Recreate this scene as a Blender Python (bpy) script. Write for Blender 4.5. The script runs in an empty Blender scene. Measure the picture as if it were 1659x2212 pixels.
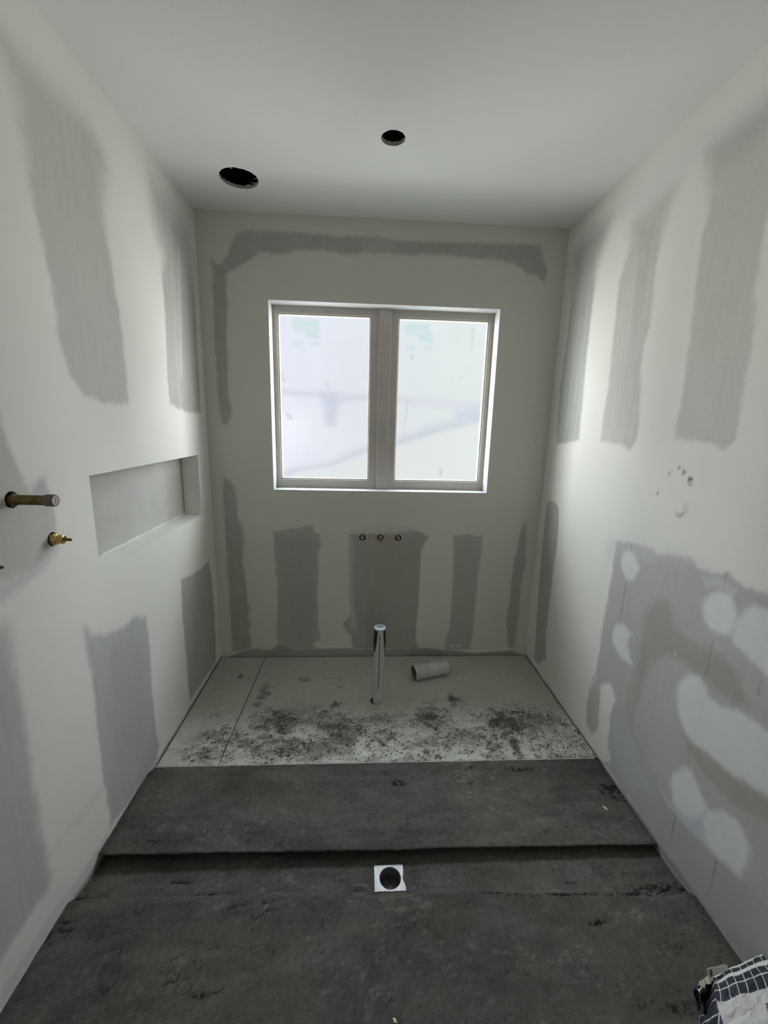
import bpy, bmesh, math
import numpy as np
from mathutils import Vector, Matrix

# ---------------------------------------------------------------- camera, world, light, exposure
S = bpy.context.scene
COL = S.collection
W, H = 1.975, 2.524            # room width and height, metres; back wall on y = 0
YF = -3.35                     # wall behind the camera

def cam_matrix(pitch, yaw, roll, loc):
    cy, sy, cp, sp, cr, sr = math.cos(yaw), math.sin(yaw), math.cos(pitch), math.sin(pitch), math.cos(roll), math.sin(roll)
    Rz = np.array([[cy, -sy, 0], [sy, cy, 0], [0, 0, 1]])
    Rx = np.array([[1, 0, 0], [0, cp, -sp], [0, sp, cp]])
    Ry = np.array([[cr, 0, sr], [0, 1, 0], [-sr, 0, cr]])
    A = Rz @ Rx @ Ry
    r, f, u = A[:, 0], A[:, 1], A[:, 2]
    return Matrix(((r[0], u[0], -f[0], loc[0]), (r[1], u[1], -f[1], loc[1]), (r[2], u[2], -f[2], loc[2]), (0, 0, 0, 1)))

cd = bpy.data.cameras.new('camera')
cam = bpy.data.objects.new('camera', cd)
COL.objects.link(cam)
cam.matrix_world = cam_matrix(-0.207714, -0.057304, -0.025221, (0.87163, -2.46400, 1.47321))
cd.sensor_fit = 'HORIZONTAL'
cd.sensor_width = 36.0
cd.lens = 905.0 / 1659.0 * 36.0
cd.clip_start = 0.02
S.camera = cam

wd = bpy.data.worlds.new('overcast_sky')
S.world = wd
wd.use_nodes = True
_n = wd.node_tree.nodes; _l = wd.node_tree.links
_tc = _n.new('ShaderNodeTexCoord'); _sx = _n.new('ShaderNodeSeparateXYZ'); _mr = _n.new('ShaderNodeMapRange'); _mx = _n.new('ShaderNodeValToRGB')
_l.new(_tc.outputs['Generated'], _sx.inputs[0]); _l.new(_sx.outputs[2], _mr.inputs[0])
_mr.inputs[1].default_value = -1.0; _mr.inputs[2].default_value = 1.0
_l.new(_mr.outputs[0], _mx.inputs[0])
# ground shaded close to the house, sunlit further out; then the horizon and the overcast sky
_e = _mx.color_ramp.elements
_e[0].position = 0.0; _e[0].color = (.05, .05, .045, 1)
_e[1].position = 1.0; _e[1].color = (.8, .9, 1.0, 1)
for _p, _c in ((.07, (.06, .06, .055)), (.17, (.42, .42, .40)), (.34, (0.85, 0.85, 0.82)), (.46, (0.85, 0.85, 0.82)), (.53, (0.90, 0.95, 1.0)), (.75, (0.90, 0.95, 1.0))):
    _q = _e.new(_p); _q.color = (*_c, 1)
_l.new(_mx.outputs[0], _n['Background'].inputs[0])
_n['Background'].inputs[1].default_value = 32

def area(name, loc, rot, sx, sy, power, color):
    l = bpy.data.lights.new(name, 'AREA')
    l.shape = 'RECTANGLE'; l.size = sx; l.size_y = sy; l.energy = power; l.color = color
    o = bpy.data.objects.new(name, l); o.location = loc; o.rotation_euler = rot
    COL.objects.link(o)
    return o
# fill lamp added in the unseen hallway, standing in for daylight through the doorway
area('hallway_fill', (1.0, YF - 1.45, 1.35), (math.radians(90), 0, 0), 1.5, 2.2, 10, (1.0, 0.97, 0.93))
pl = area('window_portal', (.995, .150, 1.594), (math.radians(-90), 0, 0), 1.32, 1.08, 1.0, (1, 1, 1))
pl.data.cycles.is_portal = True
PANE_GLOW = .66                  # glow given to the panes themselves, standing in for daylight through them

S.view_settings.view_transform = 'Standard'
S.view_settings.look = 'None'
S.view_settings.exposure = 0.74
S.view_settings.gamma = 1.0
S.view_settings.use_curve_mapping = False
S.cycles.use_denoising = True
S.cycles.max_bounces = 10
S.cycles.diffuse_bounces = 7

# ---------------------------------------------------------------- helpers
rng = np.random.RandomState(7)
def vnoise(x, y, seed=0):
    x = np.asarray(x, float); y = np.asarray(y, float)
    xi = np.floor(x).astype(np.int64); yi = np.floor(y).astype(np.int64)
    fx = x - xi; fy = y - yi
    fx = fx * fx * fx * (fx * (fx * 6 - 15) + 10); fy = fy * fy * fy * (fy * (fy * 6 - 15) + 10)
    def h(a, b):
        n = (a * 374761393 + b * 668265263 + seed * 1442695041) & 0xffffffff
        n = ((n ^ (n >> 13)) * 1274126177) & 0xffffffff
        return ((n ^ (n >> 16)) & 0xffff) / 32767.5 - 1.0
    return (h(xi, yi) * (1 - fx) + h(xi + 1, yi) * fx) * (1 - fy) + (h(xi, yi + 1) * (1 - fx) + h(xi + 1, yi + 1) * fx) * fy
def fbm(x, y, oct=4, seed=0):
    s = 0; a = 1; t = 0
    for i in range(oct):
        s = s + a * vnoise(x * 2 ** i, y * 2 ** i, seed + i * 17); t += a; a *= 0.55
    return s / t
def sstep(a, b, x):
    t = np.clip((x - a) / (b - a), 0, 1)
    return t * t * (3 - 2 * t)
def sdf_poly(P, u, v):
    """signed distance, positive inside"""
    P = np.asarray(P, float); n = len(P)
    d = np.full(u.shape, 1e9); ins = np.zeros(u.shape, bool)
    for i in range(n):
        a = P[i]; b = P[(i + 1) % n]; e = b - a
        wu = u - a[0]; wv = v - a[1]
        t = np.clip((wu * e[0] + wv * e[1]) / (e @ e + 1e-12), 0, 1)
        d = np.minimum(d, (wu - t * e[0]) ** 2 + (wv - t * e[1]) ** 2)
        if e[1] != 0:
            c = ((a[1] <= v) & (b[1] > v)) | ((b[1] <= v) & (a[1] > v))
            ins ^= c & (u < a[0] + (v - a[1]) / e[1] * e[0])
    d = np.sqrt(d)
    return np.where(ins, d, -d)
def paint(u, v, base, layers, seed=0):
    """albedo of jointed plasterboard: each layer is one coat of compound or one mark"""
    col = np.empty(u.shape + (3,)); col[:] = base
    col *= (1 + 0.025 * fbm(u * 3, v * 3, 3, seed + 5))[..., None]
    w1 = fbm(u * 22, v * 14, 4, seed + 1); w2 = fbm(u * 95, v * 60, 3, seed + 2)
    st = fbm(u * 90, v * 3.0, 3, seed + 3); blotch = fbm(u * 9, v * 7, 4, seed + 4); fine = fbm(u * 60, v * 45, 3, seed + 6)
    for P, rgb, soft, amp, op, streak, top in layers:
        Q = np.array(P); m = 0.15
        k = (u > Q[:, 0].min() - m) & (u < Q[:, 0].max() + m) & (v > Q[:, 1].min() - m) & (v < Q[:, 1].max() + m)
        if not k.any(): continue
        uu, vv = u[k], v[k]
        s = sdf_poly(P, uu, vv)
        so = soft
        if top: so = top[0] + (top[1] - top[0]) * sstep(top[2], top[3], vv)
        s = s + amp * (0.8 * w1[k] + 0.6 * w2[k])
        a = sstep(-so, so, s) * op
        a = a * np.clip(1 - streak * (0.5 + 0.9 * st[k]) * 0.6, 0, 1)
        c = np.array(rgb) * (1 + 0.045 * blotch[k] + 0.03 * fine[k] + 0.05 * streak * st[k])[:, None]
        # a paler feathered rim where the compound was sanded out
        col[k] = col[k] * (1 - a[:, None]) + c * a[:, None]
    if base[0] != SHADED_CREAM[0]:
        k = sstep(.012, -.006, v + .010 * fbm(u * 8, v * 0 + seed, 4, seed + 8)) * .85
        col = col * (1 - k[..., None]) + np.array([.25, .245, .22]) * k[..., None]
    return col

def link(name, me, mat=None, parent=None):
    o = bpy.data.objects.new(name, me)
    COL.objects.link(o)
    if mat is not None:
        for m_ in (mat if isinstance(mat, (list, tuple)) else [mat]): me.materials.append(m_)
    if parent is not None: o.parent = parent
    return o
def empty(name, loc, label=None, cat=None, group=None, kind=None):
    o = bpy.data.objects.new(name, None); COL.objects.link(o); o.location = loc; o.empty_display_size = 0.05
    tag(o, label, cat, group, kind)
    return o
def tag(o, label=None, cat=None, group=None, kind=None):
    if label: o['label'] = label
    if cat: o['category'] = cat
    if group: o['group'] = group
    if kind: o['kind'] = kind
    return o
def mesh_from(verts, faces, name='m', smooth=False, cols=None, extra=None, fmat=None):
    me = bpy.data.meshes.new(name)
    verts = np.asarray(verts, np.float32); faces = [tuple(f) for f in faces] if not isinstance(faces, np.ndarray) else faces
    if isinstance(faces, np.ndarray):
        me.vertices.add(len(verts)); me.vertices.foreach_set('co', verts.ravel())
        me.loops.add(faces.size); me.loops.foreach_set('vertex_index', faces.astype(np.int32).ravel())
        me.polygons.add(len(faces)); k = faces.shape[1]
        me.polygons.foreach_set('loop_start', np.arange(0, faces.size, k, dtype=np.int32))
        me.update(calc_edges=True)
    else:
        me.from_pydata([tuple(map(float, v)) for v in verts], [], faces); me.update()
    if cols is not None:
        at = me.color_attributes.new('albedo', 'FLOAT_COLOR', 'POINT')
        c = np.ones((len(verts), 4), np.float32); c[:, :3] = cols
        at.data.foreach_set('color', c.ravel())
    if fmat is not None: me.polygons.foreach_set('material_index', np.asarray(fmat, np.int32))
    if smooth: me.polygons.foreach_set('use_smooth', np.ones(len(me.polygons), bool))
    me.validate()
    return me

class MB:
    """collects shapes into one mesh"""
    def __init__(s): s.v = []; s.f = []; s.sm = []
    def add(s, vs, fs, smooth=False):
        b = len(s.v); s.v += [tuple(map(float, q)) for q in vs]; s.f += [tuple(b + i for i in q) for q in fs]; s.sm += [smooth] * len(fs); return s
    def box(s, a, b):
        (x0, y0, z0), (x1, y1, z1) = a, b
        return s.add([(x0, y0, z0), (x1, y0, z0), (x1, y1, z0), (x0, y1, z0), (x0, y0, z1), (x1, y0, z1), (x1, y1, z1), (x0, y1, z1)],
                     [(0, 3, 2, 1), (4, 5, 6, 7), (0, 1, 5, 4), (1, 2, 6, 5), (2, 3, 7, 6), (3, 0, 4, 7)])
    def lathe(s, prof, org, axis, n=40, closed=False, smooth=True, jitter=None):
        ax = Vector(axis).normalized(); t = Vector((0, 0, 1)) if abs(ax.z) < 0.9 else Vector((1, 0, 0))
        e1 = ax.cross(t).normalized(); e2 = ax.cross(e1).normalized(); o = Vector(org)
        vs = []
        for (r, h) in prof:
            for k in range(n):
                a = 2 * math.pi * k / n; rr = r * (1 + (jitter[k % len(jitter)] if jitter is not None else 0))
                vs.append(o + ax * h + e1 * (rr * math.cos(a)) + e2 * (rr * math.sin(a)))
        fs = []; m = len(prof)
        for j in range(m if closed else m - 1):
            j2 = (j + 1) % m
            for k in range(n):
                k2 = (k + 1) % n
                fs.append((j * n + k, j * n + k2, j2 * n + k2, j2 * n + k))
        s.add(vs, fs, smooth)
        return s
    def build(s, name, mat, parent=None, bevel=0, weld=True):
        me = bpy.data.meshes.new(name); me.from_pydata(s.v, [], s.f)
        me.polygons.foreach_set('use_smooth', s.sm); me.update()
        bm = bmesh.new(); bm.from_mesh(me)
        bmesh.ops.remove_doubles(bm, verts=bm.verts, dist=1e-6)
        bmesh.ops.recalc_face_normals(bm, faces=bm.faces)
        bm.to_mesh(me); bm.free()
        o = link(name, me, mat, parent)
        if any(s.sm):
            try:
                me.set_sharp_from_angle(angle=math.radians(35))
            except Exception: pass
        if bevel:
            b = o.modifiers.new('bevel', 'BEVEL'); b.width = bevel; b.segments = 2; b.limit_method = 'ANGLE'; b.angle_limit = math.radians(40)
        if parent is not None: o.matrix_parent_inverse = Matrix.Translation(-parent.location)
        return o

# ---------------------------------------------------------------- materials
def mat(name, rgb=(.5, .5, .5), rough=.8, metal=0., attr=False, grain=0., gscale=300., bump=0., bscale=120., spec=0.3, mix=None, mscale=8.):
    m = bpy.data.materials.new(name); m.use_nodes = True; nt = m.node_tree; N = nt.nodes; L = nt.links
    p = N['Principled BSDF']; p.inputs['Roughness'].default_value = rough; p.inputs['Metallic'].default_value = metal
    p.inputs['Specular IOR Level'].default_value = spec
    tc = N.new('ShaderNodeTexCoord')
    if attr:
        c = N.new('ShaderNodeVertexColor'); c.layer_name = 'albedo'; cs = c.outputs[0]
    else:
        c = N.new('ShaderNodeRGB'); c.outputs[0].default_value = (*rgb, 1); cs = c.outputs[0]
    if mix is not None:
        n = N.new('ShaderNodeTexNoise'); n.inputs['Scale'].default_value = mscale; n.inputs['Detail'].default_value = 6
        L.new(tc.outputs['Object'], n.inputs['Vector'])
        r = N.new('ShaderNodeMapRange'); r.inputs[1].default_value = .38; r.inputs[2].default_value = .62
        L.new(n.outputs[0], r.inputs[0])
        x = N.new('ShaderNodeMix'); x.data_type = 'RGBA'; L.new(r.outputs[0], x.inputs[0]); L.new(cs, x.inputs[6]); x.inputs[7].default_value = (*mix, 1)
        cs = x.outputs[2]
    if grain:
        n = N.new('ShaderNodeTexNoise'); n.inputs['Scale'].default_value = gscale; n.inputs['Detail'].default_value = 3; n.inputs['Roughness'].default_value = .7
        L.new(tc.outputs['Object'], n.inputs['Vector'])
        r = N.new('ShaderNodeMapRange'); r.inputs[1].default_value = .25; r.inputs[2].default_value = .75; r.inputs[3].default_value = 1 - grain; r.inputs[4].default_value = 1 + grain
        L.new(n.outputs[0], r.inputs[0])
        x = N.new('ShaderNodeVectorMath'); x.operation = 'SCALE'; L.new(cs, x.inputs[0]); L.new(r.outputs[0], x.inputs[3])
        cs = x.outputs[0]
    L.new(cs, p.inputs['Base Color'])
    if bump:
        n = N.new('ShaderNodeTexNoise'); n.inputs['Scale'].default_value = bscale; n.inputs['Detail'].default_value = 5
        L.new(tc.outputs['Object'], n.inputs['Vector'])
        b = N.new('ShaderNodeBump'); b.inputs['Strength'].default_value = bump; b.inputs['Distance'].default_value = .004
        L.new(n.outputs[0], b.inputs['Height']); L.new(b.outputs[0], p.inputs['Normal'])
    return m
M = dict(
    wall=mat('jointed_plasterboard', attr=True, rough=.9, grain=.05, gscale=420, bump=.05, bscale=160, spec=.15),
    ceiling=mat('painted_ceiling', (.74, .76, .75), rough=.85, grain=.03, gscale=260, bump=.05, bscale=200, spec=.2),
    cavity=mat('dark_cavity', (.025, .02, .02), rough=1, grain=.4, gscale=60, spec=.05),
    board=mat('cement_sheet', attr=True, rough=.85, grain=.07, gscale=500, bump=.08, bscale=150, spec=.2),
    mortar=mat('screed_mortar', attr=True, rough=.95, grain=.42, gscale=330, bump=.55, bscale=260, spec=.12),
    reveal=mat('reveal_paint', (.56, .58, .58), rough=.6, grain=.03, gscale=200, spec=.3),
    frame=mat('primed_timber', (.50, .47, .435), rough=.55, grain=.06, gscale=90, spec=.3, mix=(.45, .43, .40), mscale=5),
    bead=mat('glazing_bead', (.50, .48, .42), rough=.5, grain=.03, spec=.2),
    trim=mat('edge_strip', (.60, .60, .55), rough=.5, grain=.1, gscale=80, spec=.3),
    pvc=mat('grey_pvc', (.46, .47, .46), rough=.55, grain=.05, gscale=120, spec=.15),
    pvc2=mat('dusty_grey_pvc', (.46, .48, .44), rough=.6, grain=.07, gscale=90, spec=.3, mix=(.40, .41, .38), mscale=14),
    pvcin=mat('pipe_bore_shade', (.12, .13, .11), rough=.7, grain=.1, gscale=90),  # darker than the pipe, the shade inside it put into the colour
    wrap=mat('black_tape', (.012, .012, .013), rough=.35, grain=.2, gscale=60, spec=.4),
    foil=mat('silver_tape', (.52, .56, .64), rough=.35, metal=.3, grain=.12, gscale=90, spec=.5),
    ink=mat('printed_ink', (.09, .09, .09), rough=.7, grain=.3, gscale=400),
    brass=mat('brass', (.52, .36, .14), rough=.33, metal=1, grain=.12, gscale=120),
    oldbrass=mat('tarnished_brass', (.23, .165, .075), rough=.5, metal=.75, grain=.35, gscale=260, mix=(.13, .09, .04), mscale=60),
    cap=mat('cap_metal', (.17, .15, .12), rough=.5, metal=.7, grain=.3, gscale=200),
    capface=mat('cap_face', (.42, .37, .33), rough=.6, metal=.2, grain=.12, gscale=300),
    copper=mat('dull_copper', (.60, .46, .33), rough=.5, metal=.4, grain=.12, gscale=150),
    spindle=mat('spindle_metal', (.72, .68, .58), rough=.5, metal=.2, grain=.1),
    whitepl=mat('white_plastic', (.80, .83, .88), rough=.4, grain=.06, gscale=200, spec=.4, mix=(.66, .68, .70), mscale=50),
    blackpl=mat('black_plastic', (.11, .105, .10), rough=.6, grain=.2, gscale=100),
    bag=mat('bag_paper', attr=True, rough=.5, grain=.10, gscale=220, bump=.15, bscale=60, spec=.4),
    chip=mat('wood_chip', (.62, .50, .34), rough=.8, grain=.2, gscale=300),
    fluff=mat('insulation_scrap', (.55, .53, .48), rough=.9, grain=.2, gscale=300),
)
def pane_mat():
    m = bpy.data.materials.new('frosted_glass_glow'); m.use_nodes = True; N = m.node_tree.nodes; L = m.node_tree.links
    for n in list(N): N.remove(n)
    out = N.new('ShaderNodeOutputMaterial'); e = N.new('ShaderNodeEmission'); g = N.new('ShaderNodeBsdfGlossy'); a = N.new('ShaderNodeAddShader')
    c = N.new('ShaderNodeVertexColor'); c.layer_name = 'albedo'
    tc = N.new('ShaderNodeTexCoord'); n = N.new('ShaderNodeTexNoise'); n.inputs['Scale'].default_value = 420; n.inputs['Detail'].default_value = 2
    L.new(tc.outputs['Object'], n.inputs['Vector'])
    r = N.new('ShaderNodeMapRange'); r.inputs[1].default_value = .3; r.inputs[2].default_value = .7; r.inputs[3].default_value = .96; r.inputs[4].default_value = 1.04
    L.new(n.outputs[0], r.inputs[0])
    x = N.new('ShaderNodeVectorMath'); x.operation = 'SCALE'; L.new(c.outputs[0], x.inputs[0]); L.new(r.outputs[0], x.inputs[3])
    L.new(x.outputs[0], e.inputs[0]); e.inputs[1].default_value = PANE_GLOW
    g.inputs['Color'].default_value = (.04, .04, .04, 1); g.inputs['Roughness'].default_value = .4
    t_ = N.new('ShaderNodeBsdfTransparent'); mx = N.new('ShaderNodeMixShader'); lw = N.new('ShaderNodeLayerWeight'); lw.inputs[0].default_value = .5; fm = N.new('ShaderNodeMath'); fm.operation = 'MULTIPLY_ADD'; fm.inputs[1].default_value = -0.5; fm.inputs[2].default_value = 0.5
    L.new(lw.outputs['Facing'], fm.inputs[0]); L.new(fm.outputs[0], mx.inputs[0])   # the frosting lets part of the daylight straight through, less at a slant
    L.new(e.outputs[0], a.inputs[0]); L.new(g.outputs[0], a.inputs[1]); L.new(a.outputs[0], mx.inputs[1]); L.new(t_.outputs[0], mx.inputs[2]); L.new(mx.outputs[0], out.inputs[0])
    return m
M['pane'] = pane_mat()

# ---------------------------------------------------------------- gridded sheets (walls, ceiling, boards)
def coords(a, b, res, brk=(), fine=None):
    pts = sorted(set([a, b] + [q for q in brk if a < q < b]))
    out = [a]
    for p, q in zip(pts[:-1], pts[1:]):
        r = res
        if fine and (p + q) / 2 < fine[0]: r = fine[1]
        n = max(1, int(math.ceil((q - p) / r)))
        out += [p + (q - p) * i / n for i in range(1, n + 1)]
    return np.array(out)

def sheet(name, o, ua, va, us, vs, colfn, rects=(), rounds=(), depth=.012, back=.11, mats=None, bulge=None, parent=None, jag=0.0, hullrects=None, ringcol=(.40, .38, .35)):
    """a board with its face on the plane through o spanned by ua, va; rects are cut openings, rounds are drilled holes;
    the far side of the board and its cavity close it off behind"""
    o = np.array(o, float); ua = np.array(ua, float); va = np.array(va, float); nn = np.cross(ua, va)   # nn points into the room
    U, V = np.meshgrid(us, vs); nu, nv = len(us), len(vs)
    P = o + U[..., None] * ua + V[..., None] * va
    if bulge is not None: P = P + bulge(U, V)[..., None] * nn
    idx = np.arange(nu * nv).reshape(nv, nu)
    F = np.stack([idx[:-1, :-1], idx[:-1, 1:], idx[1:, 1:], idx[1:, :-1]], -1)
    uc = (us[:-1] + us[1:]) / 2; vc = (vs[:-1] + vs[1:]) / 2
    UC, VC = np.meshgrid(uc, vc); keep = np.ones(UC.shape, bool)
    for a, b, c, d in rects: keep &= ~((UC > a) & (UC < b) & (VC > c) & (VC < d))
    for (cu, cv, r, q) in rounds: keep &= ~((abs(UC - cu) < q) & (abs(VC - cv) < q))
    F = F[keep]
    verts = P.reshape(-1, 3); cols = colfn(U, V).reshape(-1, 3)
    fm = [0] * len(F)
    vx = []; fx = []; cx = []; mx = []
    base = len(verts)
    for (cu, cv, r, q) in rounds:
        n = 48; b = base + len(vx); jr = np.random.RandomState(int(abs(cu) * 1000)).randn(n)
        ang = [2 * math.pi * (k + .5) / n - math.pi for k in range(n)]
        def sq(a):
            c, s_ = math.cos(a), math.sin(a); k = q / max(abs(c), abs(s_)); return cu + c * k, cv + s_ * k
        # include exact corners of the square
        ang = sorted(ang + [math.pi / 4, 3 * math.pi / 4, -math.pi / 4, -3 * math.pi / 4]); n = len(ang)
        jr = np.random.RandomState(int(abs(cu) * 1000)).randn(n)
        A_ = [sq(a) for a in ang]
        B_ = [(cu + math.cos(a) * r * (1 + jag * .4 * jr[i]), cv + math.sin(a) * r * (1 + jag * .4 * jr[i])) for i, a in enumerate(ang)]
        C_ = [(cu + math.cos(a) * r * (1 + jag * jr[(i * 7) % n]), cv + math.sin(a) * r * (1 + jag * jr[(i * 7) % n])) for i, a in enumerate(ang)]
        pu = np.array([p[0] for p in A_ + B_ + B_ + C_]); pv = np.array([p[1] for p in A_ + B_ + B_ + C_])
        w = np.array([0.] * (3 * n) + [-depth] * n)
        w[3 * n:] *= (1 + jag * 3 * jr)
        vx += list(o + pu[:, None] * ua + pv[:, None] * va + w[:, None] * nn)
        cc = colfn(pu, pv)
        cc[2 * n:] = np.array(ringcol)
        cx += list(cc)
        for k in range(n):
            k2 = (k + 1) % n
            fx += [(b + k, b + k2, b + n + k2, b + n + k), (b + 2 * n + k, b + 2 * n + k2, b + 3 * n + k2, b + 3 * n + k)]
            mx += [0, 0]
    # hull: rim quads and the back of the cavity
    def P3(u, v, w): return o + u * ua + v * va + w * nn
    a0, a1, b0, b1 = us[0], us[-1], vs[0], vs[-1]
    ru = sorted({a0, a1} | {r[0] for r in (hullrects or [])} | {r[1] for r in (hullrects or [])})
    rv = sorted({b0, b1} | {r[2] for r in (hullrects or [])} | {r[3] for r in (hullrects or [])})
    def quad(p):
        b = base + len(vx); vx.extend(p); cx.extend([np.array([.05, .045, .04])] * 4); fx.append((b, b + 1, b + 2, b + 3)); mx.append(1)
    for i in range(len(ru) - 1):
        for j in range(len(rv) - 1):
            mu, mv = (ru[i] + ru[i + 1]) / 2, (rv[j] + rv[j + 1]) / 2
            if any(r[0] < mu < r[1] and r[2] < mv < r[3] for r in (hullrects or [])): continue
            quad([P3(ru[i], rv[j], -back), P3(ru[i], rv[j + 1], -back), P3(ru[i + 1], rv[j + 1], -back), P3(ru[i + 1], rv[j], -back)])
    for (p, q) in [((a0, b0), (a1, b0)), ((a1, b0), (a1, b1)), ((a1, b1), (a0, b1)), ((a0, b1), (a0, b0))]:
        quad([P3(*p, 0), P3(*p, -back), P3(*q, -back), P3(*q, 0)])
    for r in (hullrects or []):
        pts = [(r[0], r[2]), (r[1], r[2]), (r[1], r[3]), (r[0], r[3])]
        for k in range(4):
            p, q = pts[k], pts[(k + 1) % 4]
            b = base + len(vx); vx.extend([P3(*p, 0), P3(*q, 0), P3(*q, -back), P3(*p, -back)]); cx.extend([np.array([.6, .6, .57])] * 4); fx.append((b, b + 1, b + 2, b + 3)); mx.append(0)
    vx = np.array(vx); fx = np.array(fx)
    me = mesh_from(np.vstack([verts, vx]), np.vstack([F, fx]), name, cols=np.vstack([cols, np.array(cx)]), fmat=fm + mx)
    return link(name, me, mats or [M['wall'], M['cavity']], parent)

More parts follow.
